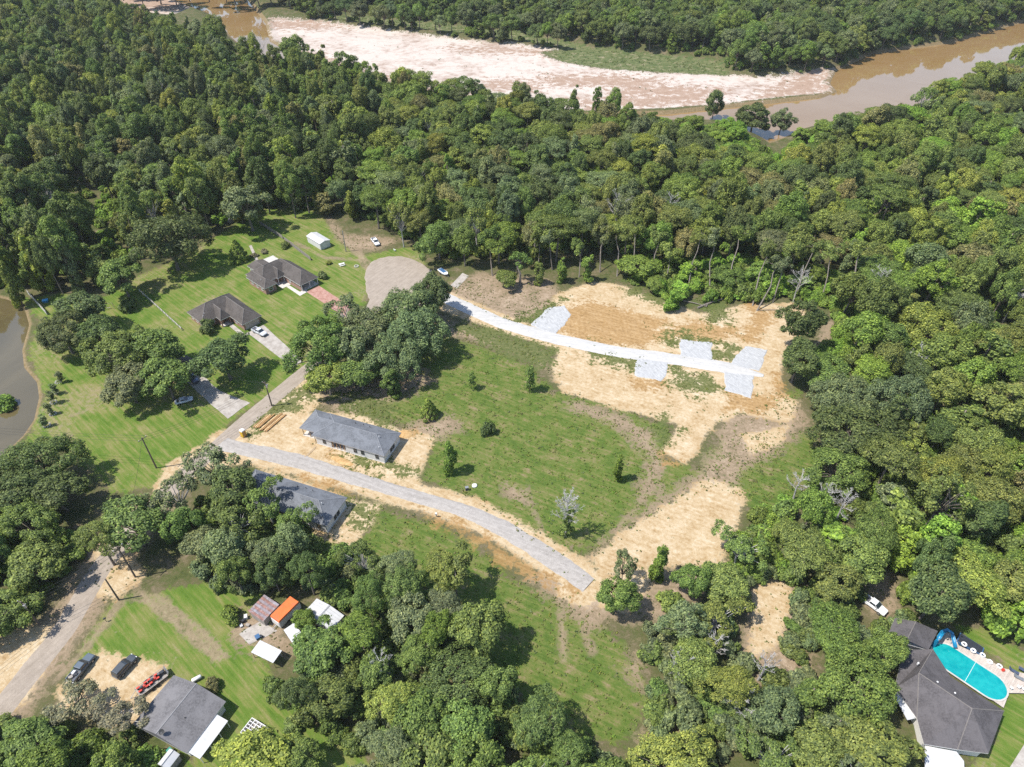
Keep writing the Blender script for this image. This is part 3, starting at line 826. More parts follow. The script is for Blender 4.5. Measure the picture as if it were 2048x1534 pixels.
# gable house with white patio cover
gc = (Vector(P(*(341.8, 1353.9), 2.8)) + Vector(P(275.3, 1439, 2.8)) + Vector(P(371, 1510.9, 2.8)) + Vector(P(450.2, 1403.8, 2.8))) / 4
G = empty('gable_house', (gc.x, gc.y, 0), math.radians(66.5), 'low grey gabled house with white patio cover beside the red machine trailer', 'house')
r = roof_wing(G, -4.8, 4.8, -6.1, 6.1, 'x', 2.8, 1.75, m_sh_mid, m_ridge_l, h0=False, h1=False)
for y, z in ((-2.2, 3.95),): vents(r, [(-0.6, y, z)], m_vent_d)
for s in (-1, 1):   # gable infill
    MB().add([(s * 4.4, -5.6, 2.6), (s * 4.4, 5.6, 2.6), (s * 4.4, 0, 4.25)], [(0, 1, 2)]).build('gable', m_trim, G)
wall_box(G, -4.3, 4.3, -5.6, 5.6, 2.62, m_trim)
pc = MB().add([(-4.5, -8.5, 2.25), (2.4, -8.5, 2.25), (2.4, -5.95, 2.62), (-4.5, -5.95, 2.62), (-4.5, -8.5, 2.17), (2.4, -8.5, 2.17), (2.4, -5.95, 2.54), (-4.5, -5.95, 2.54)], [(0, 1, 2, 3), (7, 6, 5, 4), (4, 5, 1, 0), (5, 6, 2, 1), (6, 7, 3, 2), (7, 4, 0, 3)]).build('patio_cover', m_slate, G)
for x in (-4.3, -2.0, 0.2, 2.2): MB().box((x, -8.35, 1.1), (0.1, 0.1, 2.2)).build('post', m_trim, G)
for i in range(12): MB().add([(-4.4 + i * 0.6, -8.48, 2.262), (-4.36 + i * 0.6, -8.48, 2.262), (-4.36 + i * 0.6, -5.97, 2.632), (-4.4 + i * 0.6, -5.97, 2.632)], [(0, 1, 2, 3)]).build('panel_rib', m_trim, pc)
for x in (-2.5, 1.5): window(G, (x, 5.6, 1.5), (0, 1), 1.1, 1.2)
door(G, (0, 5.6), (0, 1))
window(G, (-4.3, 2.5, 1.5), (-1, 0), 1.1, 1.2)
door(G, (0.5, -5.6), (0, -1))
D = empty('satellite_dish', (0, 0, 0), 0, 'dark satellite dish on the grey gabled roof', 'satellite dish')
dv = [(0, 0, 0)]
df = []
for ring in (1, 2, 3):
    for k in range(14):
        a = 2 * math.pi * k / 14
        rr = ring / 3 * 0.5
        dv.append((rr * math.cos(a), rr * math.sin(a), 0.5 * rr * rr))
for k in range(14):
    df.append((0, 1 + k, 1 + (k + 1) % 14))
    for ring in (0, 1):
        a, b = 1 + ring * 14 + k, 1 + ring * 14 + (k + 1) % 14
        df.append((a, a + 14, b + 14, b))
dd = MB().add(dv, df).build('reflector', m_vent_d, D, (0, 0, 0.75))
dd.rotation_euler = (math.radians(40), 0, 0)
MB().tube([(0, 0, 0), (0, 0.05, 0.75)], [0.035, 0.035], 6).build('mast', m_trim, D)
MB().tube([(0, 0, 0.7), (0, -0.35, 1.1)], [0.02, 0.02], 5).build('feed_arm', m_trim, D)
q = G.matrix_basis @ Vector((-4.2, -1.0, 4.3))
D.location = q

# pool house: a many-hipped roof
PH = empty('pool_house', (*P(1900, 1430), 0), 0, 'large charcoal-roofed house beside the turquoise pool', 'house')
po = Vector((*P(1900, 1430), 0))
K = lambda x, y, z: tuple(V3(x, y, z) - po)
rv = dict(A=K(1838, 1346, 5.6), B=K(1944, 1417, 5.6), C=K(2008, 1422, 3), D=K(1977, 1507, 3), E=K(1915, 1499, 3), F=K(1848, 1488, 3), G=K(1834, 1437, 3), N=K(1901, 1353, 3), H=K(1866, 1298, 3), I=K(1806, 1300, 3), J=K(1790, 1376, 3))


def roof_faces(root, rv, faces, m, eave, ridges, mr):
    keys = list(rv)
    o = MB().add([rv[k] for k in keys], [tuple(keys.index(c) for c in f) for f in faces]).build('roof', m, root)
    b = MB()
    n = len(eave)
    tops = [Vector(rv[k]) for k in eave]
    b.add([tuple(p) for p in tops] + [tuple(p - Vector((0, 0, 0.22))) for p in tops], [(i, (i + 1) % n, n + (i + 1) % n, n + i) for i in range(n)] + [tuple(range(n, 2 * n))])
    b.build('fascia', m_trim, o)
    for a, c in ridges:
        MB().tube([rv[a], rv[c]], [0.09, 0.09], 5).build('ridge_cap', mr, o)
    return o


pr = roof_faces(PH, rv, ['ANCB', 'BCDE', 'ABEFG', 'AHN', 'AGJIH'], m_sh_dark, 'CDEFGJIHN', ['AB', 'BC', 'BE', 'AH', 'AG'], m_ridge_b)
cen = Vector((sum(rv[k][0] for k in 'CDEFGJIHN') / 9, sum(rv[k][1] for k in 'CDEFGJIHN') / 9))
MB().prism([tuple(Vector(rv[k][:2]) + (cen - Vector(rv[k][:2])).normalized() * 0.75) for k in 'CDEFGJIHN'], 0, 2.75).build('wall', m_trim, PH)
rv2 = dict(A=K(1832, 1243, 4.9), B=K(1814, 1280, 4.9), C=K(1876, 1262, 2.95), D=K(1857, 1300, 2.95), E=K(1772, 1276, 2.95), F=K(1790, 1236, 2.95))
roof_faces(PH, rv2, ['ABDC', 'AFEB'], m_sh_dark, 'CDEF', ['AB'], m_ridge_b)
c2 = Vector((sum(rv2[k][0] for k in 'CDEF') / 4, sum(rv2[k][1] for k in 'CDEF') / 4))
MB().prism([tuple(Vector(rv2[k][:2]) + (c2 - Vector(rv2[k][:2])).normalized() * 0.8) for k in 'CDEF'], 0, 2.7).build('wall', m_trim, PH)
for x, y, z in ((1874, 1365, 4.9), (1909, 1387, 4.9), (1836, 1327, 4.6)):
    MB().cyl(K(x, y, z), 0.16, 0.55, 8).build('vent_pipe', m_vent, pr)
MB().prism([K(x, y, 2.5)[:2] for x, y in ((1788, 1390), (1797, 1386), (1833, 1436), (1815, 1440))], 2.35, 2.5).build('side_roof', m_slate, PH)
for dx in (0, 6): MB().tube([K(1793 + dx, 1385, 2.62), K(1829 + dx, 1434, 2.62)], [0.09, 0.09], 5).build('gutter', m_frame, PH)
MB().prism([K(x, y, 2.4)[:2] for x, y in ((1850, 1491), (1913, 1503), (1928, 1522), (1930, 1560), (1850, 1550))], 2.25, 2.4).build('porch_roof', m_slate, PH)
for x, y in ((1852, 1545), (1926, 1556)): MB().box((*K(x, y, 1.1)[:2], 1.1), (0.14, 0.14, 2.2)).build('post', m_trim, PH)

# pool and deck
m_deck = surf('weathered_deck_boards', (0.36, 0.31, 0.27), (0.52, 0.46, 0.41), 1.0, 0.35, ang=math.radians(40), streak=0.7, sc=(0.3, 6.0))
z6 = lambda x, y: (1780 + x / 3.131, 1230 + y / 3.131)
DZ = 0.5
dk = [Vector(P(*z6(x, y), DZ)) for x, y in ((250, 212), (285, 150), (345, 105), (405, 125), (430, 190), (600, 268), (700, 330), (760, 345), (900, 380), (900, 490), (745, 488), (712, 580), (640, 530), (380, 365))]
DK = empty('pool_deck', (*dk[0], 0), 0, 'weathered grey timber deck around the turquoise pool', 'deck')
MB().prism([tuple(p - dk[0]) for p in dk], DZ - 0.09, DZ).build('deck_boards', m_deck, DK)
for i in range(0, len(dk)):
    p = dk[i] * 0.96 + sum(dk, Vector((0, 0))) / len(dk) * 0.04 - dk[0]
    MB().box((p.x, p.y, 0.2), (0.14, 0.14, 0.42)).build('post', m_post, DK)
pa, pb = Vector(P(*z6(362, 262), 0.6)), Vector(P(*z6(628, 438), 0.6))
PL = empty('swimming_pool', (*((pa + pb) / 2), 0), math.atan2((pb - pa).y, (pb - pa).x), 'oval turquoise swimming pool beside the charcoal-roofed house', 'pool')
hl, pr_ = (pb - pa).length / 2, 2.75


def stadium(hl, r, n=14):
    o = [(hl + r * math.cos(a), r * math.sin(a)) for a in np.linspace(-math.pi / 2, math.pi / 2, n)]
    return o + [(-hl - r * math.cos(a), -r * math.sin(a)) for a in np.linspace(-math.pi / 2, math.pi / 2, n)]


tw = NT('pool_water')
co = tw.n('TexCoord').outputs['Object']
tw.bsdf(tw.ramp(tw.noise(0.6, 3, 0.6, co, 0.6), [(0.35, (0.0, 0.25, 0.275)), (0.65, (0.01, 0.33, 0.335))]), 0.05, 0.5, bump=tw.noise(2.0, 2, 0.5, co), bump_s=0.1, bump_d=0.05)
MB().prism(stadium(hl, pr_), DZ + 0.004, DZ + 0.05).build('water', tw.m, PL)
o1, o2 = stadium(hl, pr_), stadium(hl, pr_ + 0.28)
n = len(o1)
MB().add([(x, y, DZ + 0.11) for x, y in o1] + [(x, y, DZ + 0.11) for x, y in o2] + [(x, y, DZ + 0.01) for x, y in o1] + [(x, y, DZ + 0.01) for x, y in o2],
         [(i, n + i, n + (i + 1) % n, (i + 1) % n) for i in range(n)] + [(i, (i + 1) % n, 2 * n + (i + 1) % n, 2 * n + i) for i in range(n)] + [(n + i, 3 * n + i, 3 * n + (i + 1) % n, n + (i + 1) % n) for i in range(n)]).build('coping', m_concw, PL)
MB().tube([(0.3, -pr_, DZ + 0.06), (0.3, pr_, DZ + 0.06)], [0.035, 0.035], 5).build('float_line', m_vent, PL)

m_blue = mat('blue_slide_plastic', (0.01, 0.19, 0.36), 0.35, 0.1, spec=0.5)
SL = empty('water_slide', (*P(*z6(345, 120), DZ), DZ), 0, 'curved bright blue water slide at the pool corner', 'slide')
so = V3(*z6(345, 120), DZ)
path = [V3(*z6(x, y), DZ + z) - so for x, y, z in ((300, 150, 2.3), (325, 112, 2.2), (360, 98, 1.9), (385, 120, 1.5), (395, 160, 1.1), (405, 205, 0.7))]
b = MB()
for i, p in enumerate(path):
    d = (path[min(i + 1, 5)] - path[max(i - 1, 0)]).normalized()
    sdv = d.cross(Vector((0, 0, 1))).normalized()
    for k in range(7):
        a = math.pi * k / 6
        b.v.append(tuple(p + sdv * 0.38 * math.cos(a) + Vector((0, 0, 0.38 - 0.38 * math.sin(a)))))
for i in range(5):
    for k in range(6): b.f.append((i * 7 + k, i * 7 + k + 1, (i + 1) * 7 + k + 1, (i + 1) * 7 + k))
o = b.build('chute', m_blue, SL, smooth=True)
sm_ = o.modifiers.new('thick', 'SOLIDIFY'); sm_.thickness = 0.06
for i in (0, 2, 4): MB().tube([(path[i].x, path[i].y, 0), path[i]], [0.05, 0.05], 6).build('leg', m_blue, SL)
MB().box((path[0].x - 0.2, path[0].y - 0.2, 1.2), (0.5, 0.6, 2.4), taper=0.7).build('ladder', m_blue, SL)

TB = empty('covered_tub', (*P(*z6(505, 180), 0), 0), 0, 'long black covered tub with blue rim beside the pool deck', 'tub')
tc = V3(*z6(505, 180), 0)
tp = [V3(*z6(x, y), 0.8) - tc for x, y in ((440, 108), (592, 205), (578, 250), (418, 160))]
m_blk = mat('black_cover', (0.03, 0.035, 0.045), 0.5, 0.2)
m_navy = mat('blue_rim', (0.05, 0.12, 0.24), 0.5, 0.1)
MB().prism([(p.x, p.y) for p in tp], 0.1, 0.72).build('shell', m_navy, TB)
ctr = sum(tp, Vector()) / 4
MB().prism([((p.x * 0.92 + ctr.x * 0.08), (p.y * 0.92 + ctr.y * 0.08)) for p in tp], 0.72, 0.78).build('cover', m_blk, TB)


def torus(R, r, n=16, m_=7):
    b = MB()
    for i in range(n):
        a = 2 * math.pi * i / n
        for j in range(m_):
            c = 2 * math.pi * j / m_
            b.v.append(((R + r * math.cos(c)) * math.cos(a), (R + r * math.cos(c)) * math.sin(a), r * math.sin(c)))
    for i in range(n):
        for j in range(m_):
            b.f.append((i * m_ + j, ((i + 1) % n) * m_ + j, ((i + 1) % n) * m_ + (j + 1) % m_, i * m_ + (j + 1) % m_))
    return b


for (x, y, zz), lb in zip(((465, 182, 0.95), (522, 222, 0.95), (580, 250, 0.66), (625, 292, 0.66), (686, 320, 0.66)), ('on the black covered tub nearest the blue slide', 'on the black covered tub nearer its far corner from the slide', 'at the corner of the black covered tub', 'on the deck edge midway along the pool', 'on the deck edge nearest the deck chairs')):
    o = torus(0.38, 0.16).build('white_float_ring', m_vent, None, V3(*z6(x, y), zz), smooth=True)
    tag(o, 'white float ring ' + lb, 'float ring', 'white rings along the pool deck')

m_fab = mat('navy_fabric', (0.06, 0.08, 0.13), 0.8, 0.2)
m_red = mat('red_paint', (0.50, 0.04, 0.02), 0.4, 0.15, spec=0.5)
m_tyre = mat('tyre_rubber', (0.02, 0.02, 0.02), 0.85, 0.2)
m_metal = mat('dull_metal', (0.35, 0.36, 0.37), 0.45, 0.15, metal=0.6)


def lounger(x, y, rz, label, m):
    L = empty('deck_lounger', (*P(*z6(x, y), DZ), DZ), rz, label, 'lounger', 'deck chairs by the pool')
    MB().box((0.25, 0, 0.32), (1.25, 0.62, 0.07)).build('seat', m, L)
    MB().box((-0.62, 0, 0.52), (0.7, 0.62, 0.07), ry=math.radians(40)).build('backrest', m, L)
    for a in (-0.35, 0.75):
        for s in (-1, 1): MB().box((a, s * 0.27, 0.14), (0.05, 0.05, 0.29)).build('leg', m_metal, L)


lounger(770, 355, math.radians(-40), 'navy deck lounger nearest the white float rings', m_fab)
lounger(800, 395, math.radians(-35), 'grey deck lounger between navy lounger and white chairs', m_metal)
lounger(835, 350, math.radians(140), 'navy deck lounger farthest from the pool water', m_fab)


def chair(x, y, rz, label):
    c = empty('patio_chair', (*P(*z6(x, y), DZ), DZ), rz, label, 'chair', 'white chairs at the deck corner')
    MB().box((0, 0, 0.42), (0.5, 0.5, 0.06)).build('seat', m_vent, c)
    MB().box((-0.25, 0, 0.7), (0.06, 0.5, 0.5)).build('backrest', m_vent, c)
    for a in (-0.2, 0.2):
        for s in (-0.2, 0.2): MB().box((a, s, 0.2), (0.05, 0.05, 0.4)).build('leg', m_vent, c)


chair(755, 462, 0.4, 'white patio chair nearest the pool at the deck corner')
chair(800, 455, 2.2, 'white patio chair in the middle of the deck corner row')
chair(832, 468, 3.0, 'white patio chair farthest from the pool at the deck corner')
tag(MB().cyl((0, 0, 0.2), 0.28, 0.4, 10).build('red_bucket', m_red, None, V3(*z6(706, 348), DZ)), 'red bucket on the deck beside the last white ring', 'bucket')
tb = empty('pump_box', V3(*z6(275, 185), DZ), 0.5, 'navy pump box at the corner of the house and slide', 'box')
MB().box((0, 0, 0.4), (1.0, 0.6, 0.8)).build('case', m_navy, tb)
MB().box((0, 0, 0.83), (1.08, 0.68, 0.08)).build('lid', m_blue, tb)

# ------------------------------------------------------------------ sheds and yard things, lower left
z7 = lambda x, y: (440 + x / 4.539, 1170 + y / 4.539)


def quad_frame(px, z):
    """origin, angle, length, width of the rectangle best fitting four picture corners seen at height z"""
    q = [Vector(P(x, y, z)) for x, y in px]
    c = sum(q, Vector((0, 0))) / 4
    d = ((q[1] - q[0]) + (q[2] - q[3])) / 2
    w = ((q[3] - q[0]) + (q[2] - q[1])) / 2
    return c, math.atan2(d.y, d.x), d.length, w.length


m_rust = mat('rusted_patchy_tin', (0.24, 0.20, 0.22), 0.6, 0.35, 1.2, dirt=(0.30, 0.33, 0.38))
m_rust2 = mat('rust_red_tin', (0.26, 0.14, 0.12), 0.7, 0.35, 1.5, dirt=(0.34, 0.33, 0.35))
m_gwall = mat('grey_plank_wall', (0.30, 0.27, 0.24), 0.9, 0.25, 1.5)
c, a, L, W = quad_frame([z7(260, 235), z7(385, 325), z7(540, 165), z7(395, 85)], 2.5)
S1 = empty('tin_shed', (c.x, c.y, 0), a, 'small shed with patchy rusted tin roof beside the orange-topped box trailer', 'shed')
wall_box(S1, -L / 2 + 0.2, L / 2 - 0.2, -W / 2 + 0.2, W / 2 - 0.2, 2.1, m_gwall)
for i in range(8):
    y = -W / 2 + (i + 0.5) * W / 8
    p = MB()
    k = 9
    for j in range(k + 1):
        x = -L / 2 + L * j / k
        zz = 2.45 - 0.16 * (x + L / 2) / L * 2 + (0.05 if j % 2 else 0)
        p.v += [(x, y - W / 16 + 0.02, zz + (0.03 if i % 2 else 0)), (x, y + W / 16 - 0.02, zz + (0.03 if i % 2 else 0))]
    for j in range(k): p.f.append((2 * j, 2 * j + 2, 2 * j + 3, 2 * j + 1))
    p.build('roof_panel', m_rust if i % 2 else m_rust2, S1)
door(S1, (L / 2 - 0.2, 0), (1, 0))

m_orange = mat('orange_paint', (0.62, 0.15, 0.04), 0.55, 0.12, 1.0, dirt=(0.50, 0.14, 0.06))
c, a, L, W = quad_frame([z7(450, 275), z7(540, 345), z7(715, 140), z7(640, 95)], 2.7)
S2 = empty('box_trailer', (c.x, c.y, 0), a, 'white box trailer with faded orange roof between two sheds', 'trailer')
MB().box((0, 0, 1.35), (L - 0.06, W - 0.06, 1.9)).build('body', m_white, S2, bevel=0.05)
MB().box((0, 0, 2.5), (L, W, 0.42), taper=0.93).build('roof', m_orange, S2, bevel=0.05)
for s in (-1, 1):
    for yy in (-0.15 * W, 0.05 * W):
        w_ = MB().cyl((s * (L / 2 - 0.15), yy, 0.36), 0.36, 0.24, 12, axis='X').build('wheel', m_tyre, S2)
MB().box((0, -W / 2 - 0.5, 0.5), (0.12, 1.2, 0.12)).build('tow_bar', m_metal, S2)
MB().box((0, -W / 2, 1.3), (L * 0.8, 0.05, 1.6)).build('door', m_trim, S2)

c, a, L, W = quad_frame([z7(880, 115), z7(1130, 270), z7(1000, 400), z7(750, 240)], 2.7)
S3 = empty('metal_shed', (c.x, c.y, 0), a, 'pale ribbed metal shed with low gable roof under the trees', 'shed')
wall_box(S3, -L / 2 + 0.2, L / 2 - 0.2, -W / 2 + 0.2, W / 2 - 0.2, 2.3, m_slate)
for s in (-1, 1):
    for i in range(6):
        y0, y1 = -W / 2 + i * W / 6 + 0.015, -W / 2 + (i + 1) * W / 6 - 0.015
        MB().add([(s * L / 2, y0, 2.35), (0, y0, 2.95), (0, y1, 2.95), (s * L / 2, y1, 2.35), (s * L / 2, y0, 2.29), (0, y0, 2.89), (0, y1, 2.89), (s * L / 2, y1, 2.29)], [(0, 1, 2, 3), (7, 6, 5, 4), (0, 3, 7, 4), (0, 4, 5, 1), (3, 2, 6, 7)]).build('roof_panel', m_slate, S3)
MB().box((0, 0, 2.97), (0.3, W, 0.06)).build('ridge_cap', m_metal, S3)
for px_, lb in (([z7(270, 595), z7(470, 705), z7(575, 600), z7(375, 515)], 'flat white-roofed lean-to at the edge of the lawn under a tree'), ([z7(560, 400), z7(720, 560), z7(810, 600), z7(690, 350)], 'flat white-roofed lean-to hidden under trees beside the box trailer')):
    c, a, L, W = quad_frame(px_, 2.3)
    S = empty('lean_to', (c.x, c.y, 0), a, lb, 'shed', 'white-roofed lean-tos')
    for i in range(5):
        MB().box((-L / 2 + (i + 0.5) * L / 5, 0, 2.3), (L / 5 - 0.03, W, 0.06), rx=math.radians(3)).build('roof_panel', m_slate, S)
    for x in (-1, 1):
        for y in (-1, 1): MB().box((x * (L / 2 - 0.15), y * (W / 2 - 0.15), 1.1), (0.1, 0.1, 2.2)).build('post', m_post, S)
    MB().box((0, W / 2 - 0.12, 1.05), (L - 0.4, 0.06, 2.0)).build('back_wall', m_gwall, S)

c, a, L, W = quad_frame([(503, 1436), (536, 1455), (515, 1487), (482, 1465)], 1.1)
LT = empty('lattice_pen', (c.x, c.y, 0), a, 'white framed pen with open lattice top on the lawn below the sheds', 'pen')
m_lat = mat('weathered_white_frame', (0.62, 0.61, 0.60), 0.7, 0.12)
for i in range(6):
    MB().box((-L / 2 + i * L / 5, 0, 1.12), (0.12, W, 0.09)).build('slat', m_lat, LT)
    MB().box((0, -W / 2 + i * W / 5, 1.215), (L, 0.12, 0.09)).build('slat', m_lat, LT)
for s in (-1, 1):
    MB().box((s * (L / 2 - 0.02), 0, 0.55), (0.05, W - 0.2, 1.0)).build('side_panel', m_lat, LT)
    MB().box((0, s * (W / 2 - 0.02), 0.55), (L - 0.2, 0.05, 1.0)).build('side_panel', m_lat, LT)
MB().box((0, 0, 0.08), (L - 0.3, W - 0.3, 0.1)).build('floor_board', m_gwall, LT)

# junk by the sheds
rj = random.Random(5)
m_pale = mat('pale_plastic', (0.55, 0.55, 0.56), 0.6, 0.1)
junk = [(240, 300, 0.8, 0.6, 0.7, m_pale, 'grey storage bin beside the rusted tin shed', 'storage_bin', 'bin'), (345, 480, 0.9, 0.8, 0.5, m_navy, 'dark blue crate on the concrete yard slab', 'storage_crate', 'crate'),
        (215, 335, 0.5, 0.5, 0.6, m_blk, 'black tub among junk by the tin shed', 'storage_tub', 'tub'), (255, 370, 0.7, 0.5, 0.35, m_gwall, 'brown box among junk nearest the tin shed', 'junk_box', 'box'),
        (195, 375, 0.6, 0.5, 0.3, m_pale, 'pale box among junk nearest the round bush', 'junk_box', 'box'), (380, 475, 0.4, 0.4, 0.5, m_blk, 'small black can beside the dark blue crate', 'metal_can', 'can')]
for x, y, sx, sy, sz, m, lb, nm, ct in junk:
    J = empty(nm, (*P(*z7(x, y)), 0.06), rj.uniform(0, 3), lb, ct)
    MB().box((0, 0, sz / 2), (sx, sy, sz), taper=1.08).build('body', m, J)
    MB().box((0, 0, sz + 0.02), (sx * 1.1, sy * 1.1, 0.05)).build('lid', m, J)

m_green = mat('green_bin', (0.03, 0.22, 0.17), 0.5, 0.1)
J = empty('wheeled_bin', (*P(341, 1505), 0), 1.0, 'green wheeled bin by the wall of the gabled house', 'bin')
MB().box((0, 0, 0.5), (0.75, 0.6, 0.95), taper=1.15).build('body', m_green, J)
MB().box((0, 0, 1.0), (0.9, 0.72, 0.08)).build('lid', m_green, J)
for s in (-1, 1): MB().cyl((-0.3, s * 0.33, 0.1), 0.1, 0.06, 10, axis='Y').build('wheel', m_tyre, J)
TS = empty('garden_shed', (*P(345, 1528), 0), math.radians(66), 'tiny grey garden shed below the gabled house', 'shed')
wall_box(TS, -1.2, 1.2, -1.0, 1.0, 1.9, m_gwall)
roof_wing(TS, -1.35, 1.35, -1.15, 1.15, 'x', 2.0, 0.6, m_slate, m_metal, h0=False, h1=False, fascia=0.1)
door(TS, (1.2, 0), (1, 0), 0.8, 1.7)
J = empty('propane_tank', (*P(395, 1360), 0), 0.6, 'white propane tank behind the grey gabled house', 'tank')
MB().tube([(-0.9, 0, 0.6), (-0.75, 0, 0.6), (0.75, 0, 0.6), (0.9, 0, 0.6)], [0.15, 0.38, 0.38, 0.15], 12).build('tank_body', m_vent, J, smooth=True)
for s in (-0.5, 0.5): MB().box((s, 0, 0.14), (0.12, 0.5, 0.28)).build('foot', m_metal, J)

# ------------------------------------------------------------------ vehicles
m_lamp = mat('lamp_lens', (0.75, 0.75, 0.72), 0.2, 0.03, spec=0.6)
m_tail = mat('tail_lens', (0.30, 0.02, 0.02), 0.3, 0.05)
m_rim = mat('wheel_rim', (0.42, 0.43, 0.44), 0.35, 0.05, metal=0.7)
m_bump = mat('bumper_dark', (0.10, 0.10, 0.11), 0.5, 0.1)


def loft(secs):
    """car-like hull: sections (x, half width, z low, z high, top inset)"""
    b = MB()
    for x, w, z0, z1, ins in secs:
        zm = z0 + (z1 - z0) * 0.62
        b.v += [(x, -w * 0.9, z0), (x, w * 0.9, z0), (x, w, z0 + (z1 - z0) * 0.25), (x, w, zm), (x, w - ins, z1), (x, -(w - ins), z1), (x, -w, zm), (x, -w, z0 + (z1 - z0) * 0.25)]
    for i in range(len(secs) - 1):
        for k in range(8):
            b.f.append((i * 8 + k, i * 8 + (k + 1) % 8, (i + 1) * 8 + (k + 1) % 8, (i + 1) * 8 + k))
    b.f.append(tuple(range(7, -1, -1)))
    b.f.append(tuple(range(len(secs) * 8 - 8, len(secs) * 8)))
    return b


def paint(name, c):
    t = NT(name)
    p = t.bsdf(c, 0.3, 0.5)
    p.inputs['Coat Weight'].default_value = 0.6
    return t.m


def vehicle(kind, px, z, heading, m, label, name, cat, group=None, load=False):
    R = empty(name, (*P(*px, z), 0.0), heading, label, cat, group)
    g = 0.06
    R.location.z = g
    if kind == 'pickup':
        MBs = loft([(-2.8, 0.88, 0.5, 0.80, 0.04), (-2.7, 0.94, 0.45, 0.82, 0.04), (-0.75, 0.96, 0.42, 0.84, 0.05), (-0.7, 0.96, 0.42, 1.12, 0.12), (1.15, 0.96, 0.42, 1.13, 0.12), (1.25, 0.96, 0.42, 1.12, 0.12), (2.55, 0.92, 0.45, 1.02, 0.16), (2.78, 0.80, 0.5, 0.90, 0.14)])
        MBs.build('body', m, R, smooth=False, bevel=0.04)
        cab = [(-0.68, 0.88, 1.1, 1.14, 0.03), (-0.55, 0.82, 1.1, 1.72, 0.06), (0.55, 0.82, 1.1, 1.74, 0.06), (1.3, 0.88, 1.08, 1.14, 0.03)]
        MB().box((-1.75, 0, 0.86), (1.9, 1.45, 0.05)).build('bed_floor', m_bump, R)
        for s in (-1, 1): MB().box((-1.76, s * 0.86, 0.98), (2.0, 0.17, 0.34)).build('bed_wall', m, R, bevel=0.03)
        MB().box((-2.74, 0, 0.97), (0.1, 1.56, 0.36)).build('tailgate', m, R, bevel=0.02)
        rf = (0.0, 1.24, 1.72)
        wx = (-1.75, 1.75)
        front, back, wr = 2.78, -2.8, 0.39
    elif kind == 'suv':
        loft([(-2.35, 0.80, 0.5, 0.95, 0.08), (-2.2, 0.92, 0.42, 1.08, 0.10), (-1.0, 0.95, 0.38, 1.08, 0.10), (0.8, 0.95, 0.38, 1.08, 0.10), (1.9, 0.92, 0.42, 1.0, 0.14), (2.35, 0.76, 0.48, 0.86, 0.14)]).build('body', m, R, bevel=0.04)
        cab = [(-2.3, 0.80, 1.0, 1.08, 0.03), (-2.05, 0.80, 1.04, 1.70, 0.08), (-0.2, 0.82, 1.04, 1.76, 0.08), (0.35, 0.80, 1.04, 1.66, 0.08), (1.05, 0.86, 1.02, 1.08, 0.03)]
        rf = (-0.95, 2.1, 1.74)
        wx = (-1.4, 1.45)
        front, back, wr = 2.33, -2.33, 0.36
    else:
        loft([(-2.3, 0.74, 0.5, 0.84, 0.08), (-2.15, 0.86, 0.40, 0.94, 0.10), (-1.0, 0.90, 0.34, 0.96, 0.10), (0.9, 0.90, 0.34, 0.95, 0.10), (1.9, 0.86, 0.38, 0.86, 0.14), (2.3, 0.70, 0.45, 0.74, 0.14)]).build('body', m, R, bevel=0.04)
        cab = [(-1.75, 0.78, 0.9, 0.97, 0.03), (-1.0, 0.72, 0.92, 1.38, 0.08), (0.05, 0.74, 0.92, 1.42, 0.08), (1.0, 0.80, 0.9, 0.96, 0.03)]
        rf = (-0.45, 1.15, 1.41)
        wx = (-1.4, 1.45)
        front, back, wr = 2.28, -2.28, 0.33
    c_ = loft(cab).build('cabin_glass', m_glass, R)
    MB().box((rf[0], 0, rf[2] + 0.02), (rf[1], 1.42 if kind != 'sedan' else 1.24, 0.07), taper=0.92).build('roof', m, R, bevel=0.025)
    for xx in (cab[1][0], cab[-2][0]):
        for s in (-1, 1): MB().tube([(xx, s * 0.80, rf[2] - 0.04), (xx + (0.75 if xx > 0 else -0.15), s * 0.87, 1.08 if kind != 'sedan' else 0.93)], [0.045, 0.05], 5).build('pillar', m, R)
    for x in wx:
        for s in (-1, 1):
            w = MB().cyl((x, s * 0.86, wr), wr, 0.24, 16, axis='Y').build('wheel', m_tyre, R)
            MB().cyl((x, s * 0.985, wr), wr * 0.6, 0.03, 12, axis='Y').build('rim', m_rim, w)
    for s in (-1, 1):
        MB().box((front - 0.08, s * 0.6, 0.82 if kind != 'sedan' else 0.64), (0.14, 0.3, 0.16)).build('headlight', m_lamp, R)
        MB().box((back + 0.06, s * 0.72, 0.85), (0.1, 0.16, 0.22)).build('taillight', m_tail, R)
        MB().box((cab[-2][0] + 0.45, s * 1.03, 1.15 if kind != 'sedan' else 0.98), (0.12, 0.2, 0.14)).build('mirror', m_bump, R)
    MB().box((front + 0.02, 0, 0.5), (0.14, 1.6, 0.2)).build('bumper', m_bump, R, bevel=0.03)
    MB().box((back - 0.03, 0, 0.52), (0.14, 1.6, 0.18)).build('bumper', m_bump if kind != 'pickup' else m_rim, R, bevel=0.03)
    return R


def head(p0, p1):
    a, b = Vector(P(*p0, 1.0)), Vector(P(*p1, 1.0))
    return math.atan2((b - a).y, (b - a).x)


